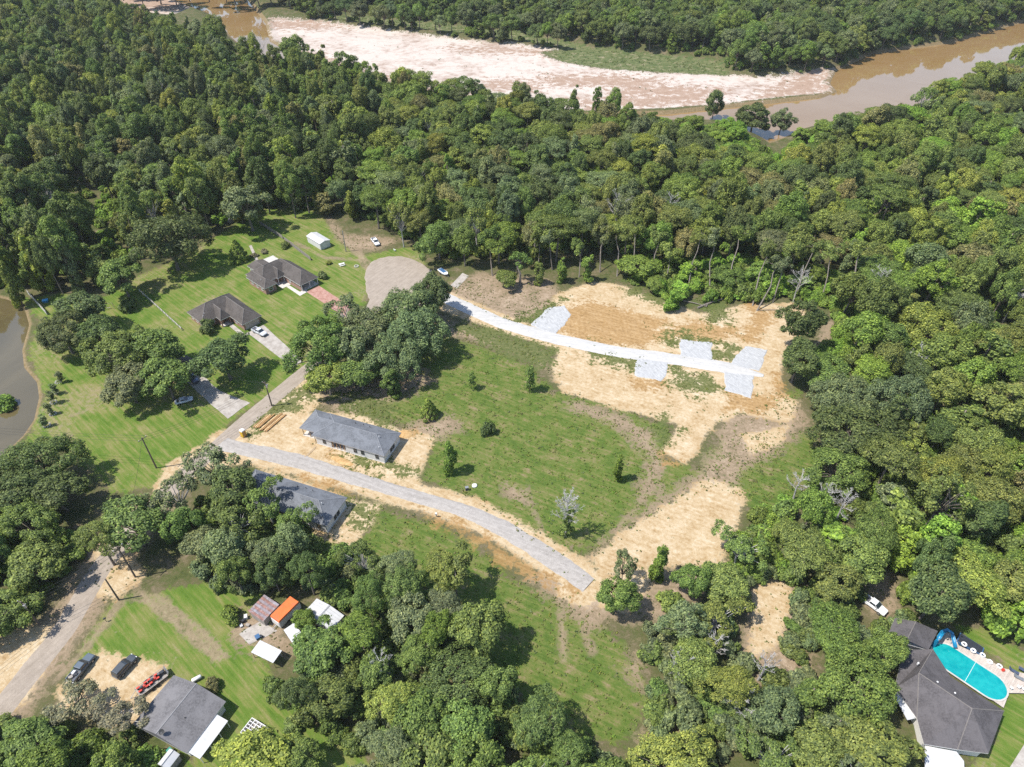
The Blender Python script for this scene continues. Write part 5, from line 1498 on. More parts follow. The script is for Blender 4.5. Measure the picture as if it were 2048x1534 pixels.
def make_var(kind, seed):
    rng = np.random.default_rng(seed * 101 + hash_kind[kind])
    v = Var()
    v.kind = kind
    b = MB()
    if kind == 'broad':
        v.h, v.R, v.zc = 12.5, 5.4, 8.2
        cl = dome(rng, 30, 5.0, 4.2, 7.9, 0.95, 1.75)
        v.leaf = leaf_mesh('broad_crown', cl, 8600, 0.46, axis_c=(0, 0, 6.5), rng=rng)
    elif kind == 'oak':
        v.h, v.R, v.zc = 14.5, 8.8, 8.4
        cl = dome(rng, 66, 8.2, 6.0, 7.8, 1.05, 1.9, low=-0.4, drop=0.12)
        v.leaf = leaf_mesh('oak_crown', cl, 15000, 0.46, axis_c=(0, 0, 6.0), rng=rng)
    elif kind == 'tall':
        v.h, v.R, v.zc = 17.0, 4.4, 11.0
        cl = dome(rng, 36, 4.0, 6.0, 10.6, 0.85, 1.6, low=-0.7, lob=0.28)
        v.leaf = leaf_mesh('tall_crown', cl, 9000, 0.46, axis_c=(0, 0, 9), rng=rng, up=0.35)
    elif kind == 'layer':
        v.h, v.R, v.zc = 14.5, 5.6, 10.5
        cl = dome(rng, 46, 5.3, 3.7, 10.0, 1.0, 1.9, low=-0.3, drop=0.15)
        v.leaf = leaf_mesh('layered_crown', cl, 8200, 0.42, aspect=0.45, flat=0.45, axis_c=(0, 0, 7), rng=rng, up=0.6)
    elif kind == 'tuft':
        v.h, v.R, v.zc = 15.0, 4.4, 11.0
        cl = dome(rng, 70, 4.3, 4.2, 10.6, 0.6, 1.05, low=-0.45, drop=0.08)
        v.leaf = leaf_mesh('pine_crown', cl, 7400, 0.50, aspect=0.30, axis_c=(0, 0, 9), rng=rng, up=0.35)
    elif kind == 'sparse':
        v.h, v.R, v.zc = 13.5, 5.6, 9.2
        cl = dome(rng, 34, 5.2, 4.2, 8.9, 0.7, 1.3, low=-0.4, drop=0.3, lob=0.35)
        v.leaf = leaf_mesh('thin_crown', cl, 3300, 0.46, axis_c=(0, 0, 6), rng=rng)
    elif kind == 'vine':
        v.h, v.R, v.zc = 11.0, 2.6, 6.0
        cl = []
        for i in range(34):
            z = 0.6 + 10.0 * i / 33
            az = i * 2.4
            rr = (1.7 - 0.9 * abs(z / 10.0 - 0.55)) * rng.uniform(0.1, 1.15)
            if rng.random() < 0.22: continue
            cl.append((rr * math.cos(az) + 0.5 * math.sin(z * 0.7 + seed), rr * math.sin(az), z + rng.uniform(-0.4, 0.4), rng.uniform(0.4, 1.3)))
        v.leaf = leaf_mesh('vine_crown', cl, 4600, 0.42, aspect=0.8, axis_c=(0, 0, 4), rng=rng, up=0.1, droop=0.5)
    elif kind == 'slim':
        v.h, v.R, v.zc = 7.0, 1.5, 4.2
        cl = [(rng.normal() * 0.45, rng.normal() * 0.45, rng.uniform(1.6, 6.5), rng.uniform(0.4, 0.75)) for i in range(18)]
        v.leaf = leaf_mesh('slim_crown', cl, 1300, 0.34, axis_c=(0, 0, 3), rng=rng, back=-0.9)
    elif kind == 'mound':
        v.h, v.R, v.zc = 3.2, 2.7, 1.5
        cl = dome(rng, 16, 2.3, 2.2, 0.8, 0.6, 1.05, low=0.0, drop=0.05)
        v.leaf = leaf_mesh('shrub_foliage', cl, 2200, 0.42, aspect=0.75, axis_c=(0, 0, 0.2), rng=rng)
    elif kind == 'cone':
        v.h, v.R, v.zc = 8.5, 3.3, 3.6
        cl = []
        for i in range(44):
            t_ = (i + 0.5) / 44
            z = 0.6 + 7.4 * t_
            rr = 2.9 * (1 - t_) ** 0.8
            cl.append((rr * math.cos(i * 2.4), rr * math.sin(i * 2.4), z, 0.75 * (1 - 0.5 * t_)))
        v.leaf = leaf_mesh('cone_crown', cl, 4200, 0.40, axis_c=(0, 0, 2.5), rng=rng)
    v.cl = cl
    if kind in ('mound', 'cone'):
        limbs(b, rng, Vector((0, 0, 0.6)), cl, 0.09, 7)
        b.tube([(0, 0, -0.3), (0, 0, v.h * 0.8 if kind == 'cone' else 0.7)], [0.14, 0.08], 6)
    elif kind in ('vine', 'slim'):
        jx, jy = rng.uniform(-0.5, 0.5, 2)
        k = 0.24 if kind == 'vine' else 0.1
        b.tube([(0, 0, -0.4), (jx * 0.5, jy * 0.5, v.h * 0.5), (jx, jy, v.h * 0.95)], [k, k * 0.8, k * 0.35], 6)
        limbs(b, rng, Vector((jx * 0.6, jy * 0.6, v.h * 0.6)), cl[len(cl) // 2:], k * 0.4, 6, 0.6)
    else:
        big = 1.5 if kind == 'oak' else 1.0
        fz = {'broad': 0.36, 'oak': 0.28, 'tall': 0.42, 'layer': 0.5, 'tuft': 0.6, 'sparse': 0.38}[kind]
        jx, jy = rng.uniform(-0.6, 0.6, 2)
        top = Vector((jx, jy, v.h * fz))
        b.tube([(0, 0, -0.4), (0.1, 0, 0.5), (jx * 0.6, jy * 0.6, v.h * fz * 0.6), top], [0.42 * big, 0.3 * big, 0.24 * big, 0.2 * big], 8)
        limbs(b, rng, top, cl, 0.14 * big, 22 if kind != 'oak' else 30, 0.9 if kind == 'sparse' else 0.35)
    v.trunk = b.mesh(kind + '_trunk', m_dead if kind == 'sparse' and seed % 2 else m_bark, True)
    return v


hash_kind = {k: i * 17 + 3 for i, k in enumerate(('broad', 'oak', 'tall', 'layer', 'tuft', 'sparse', 'vine', 'slim', 'mound', 'cone'))}
for kind, n in (('broad', 6), ('oak', 4), ('tall', 6), ('layer', 4), ('tuft', 3), ('sparse', 4), ('vine', 3), ('slim', 3), ('mound', 4), ('cone', 1)):
    VARS[kind] = [make_var(kind, s) for s in range(1, n + 1)]

TINT = {'dark': (0.068, 0.094, 0.036), 'mid': (0.092, 0.128, 0.038), 'olive': (0.114, 0.140, 0.042), 'bright': (0.125, 0.192, 0.036), 'grey': (0.104, 0.130, 0.066), 'rust': (0.135, 0.132, 0.058), 'yellow': (0.152, 0.176, 0.044), 'fresh': (0.106, 0.152, 0.036), 'pink': (0.130, 0.125, 0.085)}
TINT = {k: tuple(x * 1.45 for x in v) for k, v in TINT.items()}
TINT_W = {'dark': 'dark green', 'mid': 'mid green', 'olive': 'olive', 'bright': 'bright green', 'grey': 'grey-green', 'rust': 'rusty olive', 'yellow': 'yellow-green', 'fresh': 'fresh green', 'pink': 'brownish pink'}
FORM_W = {'broad': 'rounded tree', 'oak': 'spreading tree', 'tall': 'tall tree', 'layer': 'flat-topped tree', 'tuft': 'pine', 'sparse': 'thin-crowned tree', 'vine': 'vine-draped tree', 'slim': 'slim young tree', 'mound': 'shrub', 'cone': 'conical tree'}
NAME = {'broad': 'broadleaf_tree', 'oak': 'broadleaf_tree', 'tall': 'broadleaf_tree', 'layer': 'broadleaf_tree', 'sparse': 'broadleaf_tree', 'tuft': 'pine_tree', 'vine': 'vine_covered_tree', 'slim': 'young_tree', 'mound': 'leafy_shrub', 'cone': 'conical_tree'}
SRC = {}      # first crown / trunk object of each variant, the pattern for the distant wood


def jit(c, r=rnd, a=0.16):
    k = 1 + r.uniform(-a, a)
    return [max(0.005, x * k * (1 + r.uniform(-0.07, 0.07))) for x in c]


def plant(kind, vi, x, y, R, h, rz, tint, label, group=None, z=None, lean=0.0):
    v = VARS[kind][vi % len(VARS[kind])]
    o = empty(NAME[kind], (x, y, tz(x, y) if z is None else z), rz, label, 'shrub' if kind == 'mound' else 'pine' if kind == 'tuft' else 'tree', group)
    qx = rnd.uniform(0.86, 1.16)
    o.scale = (R / v.R * qx, R / v.R / qx, h / v.h)
    o.rotation_euler.x = lean
    tr = link('stems' if kind == 'mound' else 'trunk', v.trunk, o)
    cr = link('foliage' if kind == 'mound' else 'crown', v.leaf, o)
    cr['tint'] = tint
    SRC.setdefault((kind, vi % len(VARS[kind])), (cr, tr))
    return o


def at_crown(kind, vi, px, py, h):
    v = VARS[kind][vi % len(VARS[kind])]
    return P(px, py, v.zc * h / v.h)


TREES = []   # taken ground plan (x, y, R)
# trees singled out one by one: kind, crown centre in the picture, radius, height, tint, label
HAND = [
    ('oak', 335, 480, 11.5, 17, 'dark', 'biggest round dark oak on the upper lawn behind the fence'),
    ('broad', 238, 548, 7.0, 11, 'mid', 'oak with visible trunk at the head of the rail fence'),
    ('broad', 160, 615, 6.5, 10, 'dark', 'dark oak crown nearest the pale board fence'),
    ('oak', 125, 665, 7.5, 11, 'dark', 'dark spreading oak leaning toward the pond'),
    ('broad', 195, 665, 6.0, 10, 'dark', 'dark oak between the pond oak and the rail fence'),
    ('oak', 240, 705, 9.5, 12, 'mid', 'wide oak crown over the lawn beside the hidden house'),
    ('broad', 315, 690, 6.5, 11, 'mid', 'oak crown between rail fence and the hidden house'),
    ('broad', 330, 755, 6.5, 10, 'mid', 'oak over the silver car in shade'),
    ('broad', 255, 765, 6.0, 9, 'grey', 'low grey-green oak at the lawn edge of the wide oak'),
    ('broad', 445, 712, 7.0, 11, 'dark', 'round dark oak beside the shaded driveway'),
    ('mound', 415, 652, 2.9, 3.8, 'dark', 'round dark bush at the front of the garage house'),
    ('mound', 253, 610, 3.4, 3.4, 'dark', 'round dark bush at the foot of the rail fence'),
    ('cone', 474, 503, 3.4, 9, 'fresh', 'dense conical green tree behind the carport house'),
    ('broad', 490, 405, 8.0, 15, 'grey', 'tall grey-green tree shading the upper lawn corner'),
    ('mound', 436, 440, 3.0, 4.5, 'bright', 'bright green bush beside the small tin-roofed shed'),
    ('mound', 645, 550, 1.8, 2.6, 'grey', 'grey bush beside the carport posts'),
    ('mound', 570, 490, 1.7, 2.2, 'mid', 'small bush at the dark board fence'),
    ('mound', 508, 510, 1.5, 1.2, 'pink', 'low maroon bush nearest the rear path'),
    ('mound', 528, 503, 1.6, 1.2, 'pink', 'low maroon bush above the white patio'),
    ('mound', 657, 525, 1.2, 1.3, 'yellow', 'small yellow-green bush on the side lawn'),
    ('oak', 812, 622, 9.0, 13, 'grey', 'grey airy oak arching over the turning circle'),
    ('oak', 740, 660, 8.5, 13, 'grey', 'grey oak over the road below the rose driveway'),
    ('oak', 830, 665, 9.0, 13, 'grey', 'grey oak at the corner of the central field'),
    ('broad', 862, 585, 6.5, 12, 'dark', 'dark oak at the start of the limestone road'),
    ('sparse', 690, 620, 6.5, 13, 'grey', 'thin grey-green tree by the rose driveway end'),
    ('oak', 640, 690, 9.0, 14, 'mid', 'oak overhanging the road beside the concrete driveway'),
    ('broad', 655, 755, 5.0, 8, 'yellow', 'yellow-tinged oak boughs above the lumber stacks'),
    ('oak', 790, 715, 7.5, 11, 'grey', 'low grey oak shading the field below the turning circle'),
    ('broad', 700, 690, 6.0, 12, 'grey', 'grey oak between the two road oaks'),
    ('broad', 720, 745, 5.5, 8, 'mid', 'low oak between the road oak and the field'),
    ('vine', 784, 765, 2.4, 9, 'mid', 'vine-draped young tree above the unfinished house'),
    ('cone', 857, 818, 2.7, 6.5, 'fresh', 'bushy small tree at the head of the orange mound'),
    ('mound', 977, 857, 1.9, 3.4, 'dark', 'lone round dark bush in the central field'),
    ('vine', 898, 915, 1.8, 10, 'fresh', 'vine column standing on grass beside the sandy turnaround'),
    ('slim', 942, 758, 1.3, 6, 'mid', 'little sapling nearest the grey field oak'),
    ('slim', 1060, 752, 1.9, 9, 'mid', 'tall thin sapling beside the pale house pad'),
    ('vine', 1238, 935, 1.3, 8.5, 'fresh', 'vine-wrapped stump in the field beside the wheel tracks'),
    ('vine', 1318, 1125, 2.0, 11, 'fresh', 'tall vine-draped tree at the edge of the bare ground'),
    ('broad', 1235, 1190, 4.0, 9, 'mid', 'green tree standing at the end of the gravel road'),
    ('sparse', 1250, 1130, 3.0, 11, 'grey', 'thin grey tree rising behind the gravel road end'),
    ('broad', 1388, 1160, 3.8, 9, 'mid', 'bushy tree on bare ground beside the tall vine tree'),
    ('mound', 1345, 1205, 3.0, 3, 'olive', 'olive bush under the tall vine-draped tree'),
    ('tall', 1608, 640, 5.5, 18, 'dark', 'tall dark tree at the far end of the limestone road'),
    ('tall', 1600, 715, 5.0, 14, 'dark', 'dark leaning tree beside the last limestone pad'),
    ('broad', 1655, 745, 6.5, 10, 'mid', 'green tree behind the dark leaning tree'),
    ('vine', 1078, 545, 2.0, 8.5, 'olive', 'vine-draped small tree on the brush at the wood edge'),
    ('vine', 1125, 540, 2.2, 8.5, 'fresh', 'vine-draped small tree nearest the tilled clay'),
    ('vine', 1177, 535, 2.6, 10, 'fresh', 'leafy vine tree standing forward on the clay edge'),
    ('broad', 1015, 555, 4.0, 6, 'mid', 'low tree over the brush beside the lime road'),
    ('vine', 1345, 600, 3.0, 7.0, 'bright', 'bright vine mass hanging over the clay pad'),
    ('slim', 117, 752, 1.2, 4, 'grey', 'first pond sapling counted from the oaks'), ('slim', 106, 775, 1.2, 4, 'grey', 'second pond sapling counted from the oaks'), ('slim', 101, 792, 1.2, 4.5, 'grey', 'third pond sapling counted from the oaks'), ('slim', 96, 815, 1.2, 4, 'grey', 'fourth pond sapling counted from the oaks'), ('slim', 85, 840, 1.2, 4, 'grey', 'fifth pond sapling counted from the oaks'),
    ('mound', -2, 800, 4.0, 4, 'fresh', 'green bush standing in the pond'),
    ('mound', 460, 1228, 2.0, 3, 'fresh', 'round bush on the lawn by the rusted tin shed'),
    ('mound', 425, 1368, 1.5, 2.2, 'rust', 'rusty bush behind the gabled house'),
    ('oak', 75, 925, 9.0, 13, 'dark', 'huge dark oak between the pond and the road'),
    ('oak', 30, 985, 8.0, 12, 'dark', 'dark oak crowding the picture edge below the pond'),
    ('broad', 110, 985, 6.0, 10, 'dark', 'dark oak at the lawn edge below the huge oak'),
    ('sparse', 430, 930, 6.5, 13, 'grey', 'thin airy tree over the corner of road and gravel road'),
    ('sparse', 350, 985, 6.0, 12, 'grey', 'thin airy tree over the road bend'),
    ('broad', 265, 1045, 7.0, 12, 'mid', 'green tree over the road at the track corner'),
    ('sparse', 530, 1000, 5.0, 12, 'mid', 'thin tree reaching over the half hidden roof'),
    ('sparse', 590, 1040, 4.0, 10, 'mid', 'thin tree shading the near end of hidden roof'),
    ('tuft', 195, 1075, 4.0, 13, 'olive', 'pine above the tall dark pole'),
    ('broad', 640, 1292, 5.5, 8, 'mid', 'tree spreading over the white lean-to roofs'),
    ('broad', 607, 1240, 2.4, 5.5, 'fresh', 'small tree between box trailer and pale shed'),
    ('tuft', 885, 1140, 4.0, 12, 'olive', 'pine standing at the edge of the lower field'),
    ('broad', 960, 1255, 5.5, 13, 'olive', 'domed olive tree casting shade on the lower field'),
    ('sparse', 150, 1400, 5.0, 6, 'pink', 'brownish bare-looking crape tree beside the sandy yard'),
    ('sparse', 235, 1430, 4.5, 6, 'pink', 'brownish crape tree touching the gabled house'),
    ('broad', 512, 1522, 6.0, 9, 'yellow', 'yellow-green tree beside the white patio cover'),
    ('broad', 590, 1512, 4.0, 7, 'mid', 'green tree at the bottom lawn edge'),
    ('oak', 1715, 1370, 7.5, 12, 'mid', 'spreading tree over the side of the pool house'),
    ('broad', 1775, 1295, 4.0, 9, 'mid', 'tree over the rear wing of the pool house'),
    ('broad', 1745, 1495, 6.0, 9, 'olive', 'olive tree at the porch of the pool house'),
    ('mound', 2010, 1240, 4.5, 7, 'bright', 'bright green bush above the black covered tub'),
    ('oak', 1690, 800, 9.5, 13, 'grey', 'broad grey-green tree behind the end of cleared ground'),
    ('oak', 1720, 870, 10.0, 14, 'dark', 'broad dark tree with big shadow beside the cleared ground'),
    ('oak', 1680, 935, 8.0, 11, 'mid', 'broad mid green tree beside the shady gap'),
    ('tall', 1430, 205, 5.5, 20, 'dark', 'dark riverside tree in front of the wet sand'), ('tall', 1510, 232, 8.0, 20, 'dark', 'dark round tree beside the river inlet'), ('tall', 1564, 240, 5.5, 17, 'grey', 'grey-green tree leaning over the river inlet'),
    ('vine', 1150, 195, 3.0, 16, 'mid', 'narrow riverside tree with palm-like head against the sand'), ('tall', 1230, 205, 4.0, 20, 'fresh', 'tall riverside poplar against the wet sand'), ('vine', 1195, 190, 2.8, 17, 'mid', 'vine-draped riverside tree between poplar and palm-like tree'),
    ('tall', 1040, 190, 5.5, 18, 'mid', 'tall twin-topped tree at the river in mid wood'), ('tall', 890, 190, 5.0, 17, 'mid', 'tall tree at the bank above the central wood'), ('tall', 820, 165, 4.5, 17, 'mid', 'slender tall tree topping the bank line'),
    ('broad', 585, 95, 6.5, 16, 'olive', 'olive-topped tree at the river bend below the sandbar'), ('oak', 430, 60, 8, 18, 'mid', 'tall broad tree at the river bend'),
]
for i, (kind, px, py, R, h, tn, lb) in enumerate(HAND):
    if kind in ('broad', 'oak') and 60 < px < 900 and py < 790: R, h = R * 1.12, h * 1.2
    sink = 0.0
    if kind == 'tall' and 'river' in lb: sink = 4.2 + 4.4
    x, y = P(px, py, VARS[kind][i % len(VARS[kind])].zc * h / VARS[kind][i % len(VARS[kind])].h - sink)
    if kind in ('slim',) and px < 130: pass
    plant(kind, i, x, y, R, h, rnd.uniform(0, 6.28), jit(TINT[tn], a=0.08), lb, 'trees singled out around the clearing', -sink if sink else None)
    TREES.append((x, y, R))


# --- dead trees: trunk and limbs only
def dead_tree(px, h, label, seed, twig=3, vine=False, base=True, spread=0.55):
    r = random.Random(seed)
    x, y = P(*px) if base else P(*px, h * 0.7)
    o = empty('dead_tree', (x, y, tz(x, y)), r.uniform(0, 6), label, 'dead tree', 'dead trees')
    MB().tube([(0, 0, -0.4), (r.uniform(-.3, .3), r.uniform(-.3, .3), h * 0.5), (r.uniform(-.6, .6), r.uniform(-.6, .6), h * 0.97)], [0.24, 0.15, 0.04], 7).build('trunk', m_dead, o)
    NL = 22 if vine else 11
    for i in range(NL):
        z = h * (0.38 + 0.58 * i / NL)
        a = i * 2.4 + r.uniform(-0.4, 0.4)
        L = h * (0.24 if vine else 0.36) * (1.15 - 0.6 * i / NL)
        d = Vector((math.cos(a) * spread, math.sin(a) * spread, r.uniform(0.25, 0.7))).normalized()
        b = MB()
        p0 = Vector((0, 0, z))
        p1 = p0 + d * L * 0.5 + Vector((0, 0, -0.1))
        p2 = p0 + d * L
        b.tube([p0, p1, p2], [0.07, 0.05, 0.022], 5, cap=False)
        for k in range(twig * 2):
            t_ = r.uniform(0.3, 1.0)
            q = p0.lerp(p2, t_)
            e = (d + Vector((r.uniform(-1, 1), r.uniform(-1, 1), r.uniform(-0.2, 0.9)))).normalized() * L * r.uniform(0.2, 0.45)
            b.tube([q, q + e * 0.6, q + e], [0.036, 0.028, 0.018], 4, cap=False)
            for _ in range(4):
                e2 = (e.normalized() + Vector((r.uniform(-1, 1), r.uniform(-1, 1), r.uniform(-0.2, 0.8)))).normalized() * L * 0.16
                b.tube([q + e * 0.6, q + e * 0.6 + e2], [0.026, 0.016], 4, cap=False)
        b.build('limb', m_dead, o)
    if vine:
        cl = [(r.gauss(0, 0.5), r.gauss(0, 0.5), 0.8 + h * 0.55 * k / 20, r.uniform(0.5, 0.9)) for k in range(20)]
        c = link('vine_foliage', leaf_mesh('vine_foliage', cl, 1700, 0.38, axis_c=(0, 0, 2), back=-0.6), o)
        c['tint'] = list(TINT['mid'])
    return o


dead_tree((1131, 1072), 14, 'big dead grey tree with vine-wrapped trunk in the central field', 1, 5, True)
for i, (px, h, lb) in enumerate((((520, 90), 19, 'bare dead tree rising over the river bend'), ((560, 175), 15, 'pale bare branches among trees below the river bend'), ((1236, 415), 17, 'bare-armed dead tree above the straight pale trunk'), ((1655, 990), 9, 'white dead tree in the shady gap by cleared ground'), ((1690, 1005), 10, 'second white dead tree in the shady gap by cleared ground'), ((1600, 965), 8, 'thin grey dead tree at the cleared ground edge'), ((1480, 1400), 9, 'bleached dead tree in the wood beside pool house'), ((1530, 1330), 8, 'grey leaning dead tree by the bare woodland path'), ((1600, 560), 12, 'grey dead crown above the cleared ground corner'), ((1840, 720), 12, 'pale broken dead tree deep in the wood beyond clearing'), ((1760, 560), 13, 'bare dead snag in the upper wood beyond clearing'), ((820, 360), 14, 'leaning bare snag in the wood above turning circle'), ((780, 350), 14, 'bare pole-like snag in the wood above turning circle'), ((1360, 1330), 9, 'grey dead tree at the corner of the lower field'), ((1340, 410), 14, 'dead snag among vines above the clay pad'), ((760, 1330), 9, 'grey dead branches in wood below the gravel road'), ((1900, 1010), 10, 'grey dead crown in the wood uphill of the pool'), ((2030, 600), 12, 'white dead limbs at the far side of the wood beyond clearing'), ((1430, 1290), 8, 'small dead tree by the woodland path head'))):
    dead_tree(px, h, lb, 20 + i, 3, base=False)

def ordinal(n):
    return '%d%s' % (n, 'th' if 10 <= n % 100 <= 20 else {1: 'st', 2: 'nd', 3: 'rd'}.get(n % 10, 'th'))


# --- bare standing trunks at the wood edge with a high crown
def bare_trunk(p0, ptop, h, label, crown=None, r0=0.22):
    a = V3(*p0)
    b = V3(*ptop, h)
    o = empty('bare_trunk_tree', a, 0, label, 'tree', 'bare trunks at the wood edge')
    d = b - a
    w1, w2 = Vector((rnd.uniform(-.7, .7), rnd.uniform(-.7, .7), 0)), Vector((rnd.uniform(-.6, .6), rnd.uniform(-.6, .6), 0))
    MB().tube([(0, 0, -0.3), d * 0.3 + w1 * 0.6, d * 0.55 + w1, d * 0.8 + w2, d], [r0 * 1.2, r0, r0 * 0.85, r0 * 0.7, r0 * 0.45], 7).build('trunk', m_log, o)
    cl = [(d.x + rnd.gauss(0, 1.6), d.y + rnd.gauss(0, 1.6), d.z + rnd.uniform(-1.0, 2.2), rnd.uniform(0.7, 1.3)) for k in range(14)]
    c = link('crown', leaf_mesh('bare_trunk_crown', cl, 2000, 0.46, axis_c=(d.x, d.y, d.z - 2)), o)
    c['tint'] = jit(TINT[crown or 'olive'])
    m = MB()
    limbs(m, np.random.default_rng(int(p0[0])), d, cl, 0.12, 9, 0.3)
    m.build('limb', m_log, o)
    return o


bare_trunk((1234, 553), (1233, 462), 12, 'straight pale bare trunk standing over the clay edge')
bare_trunk((1330, 570), (1345, 505), 10, 'slim bare trunk among vines above the clay pad')
bare_trunk((1452, 596), (1478, 470), 15, 'tall curved bare trunk above the fallen logs')
bare_trunk((1513, 622), (1556, 530), 11, 'pale bare trunk leaning over the sand', 'grey')
bare_trunk((1505, 612), (1535, 500), 13, 'thin bare trunk behind the leaning pale trunk')
bare_trunk((1040, 570), (1038, 525), 8, 'dark thick trunk on the brush at the wood edge', 'mid', 0.45)
bare_trunk((1158, 555), (1157, 490), 9, 'thin white trunk beside the leafy vine tree', 'mid', 0.18)
for i, (x0, y0, x1, y1, hh, tn_) in enumerate(((985, 552, 980, 470, 13, 'mid'), (1075, 548, 1082, 465, 13, 'olive'), (1105, 540, 1100, 470, 12, 'grey'), (1200, 545, 1210, 455, 14, 'olive'), (1265, 556, 1270, 455, 15, 'olive'), (1300, 560, 1320, 470, 13, 'mid'), (1375, 585, 1400, 480, 15, 'olive'), (1420, 590, 1428, 475, 15, 'grey'), (1545, 606, 1580, 500, 14, 'olive'), (1590, 600, 1630, 495, 14, 'mid'), (1640, 610, 1665, 505, 14, 'olive'))):
    bare_trunk((x0, y0), (x1, y1), hh, ordinal(i + 1) + ' bare-trunked edge tree above the clay, counted from turning circle', tn_, 0.2)
bare_trunk((1690, 610), (1720, 500), 15, 'bare trunk slanting in the wood beyond the limestone end', 'mid', 0.3)
bare_trunk((912, 1190), (915, 1135), 9, 'bare dark trunk at the edge of the lower field', 'olive', 0.3)

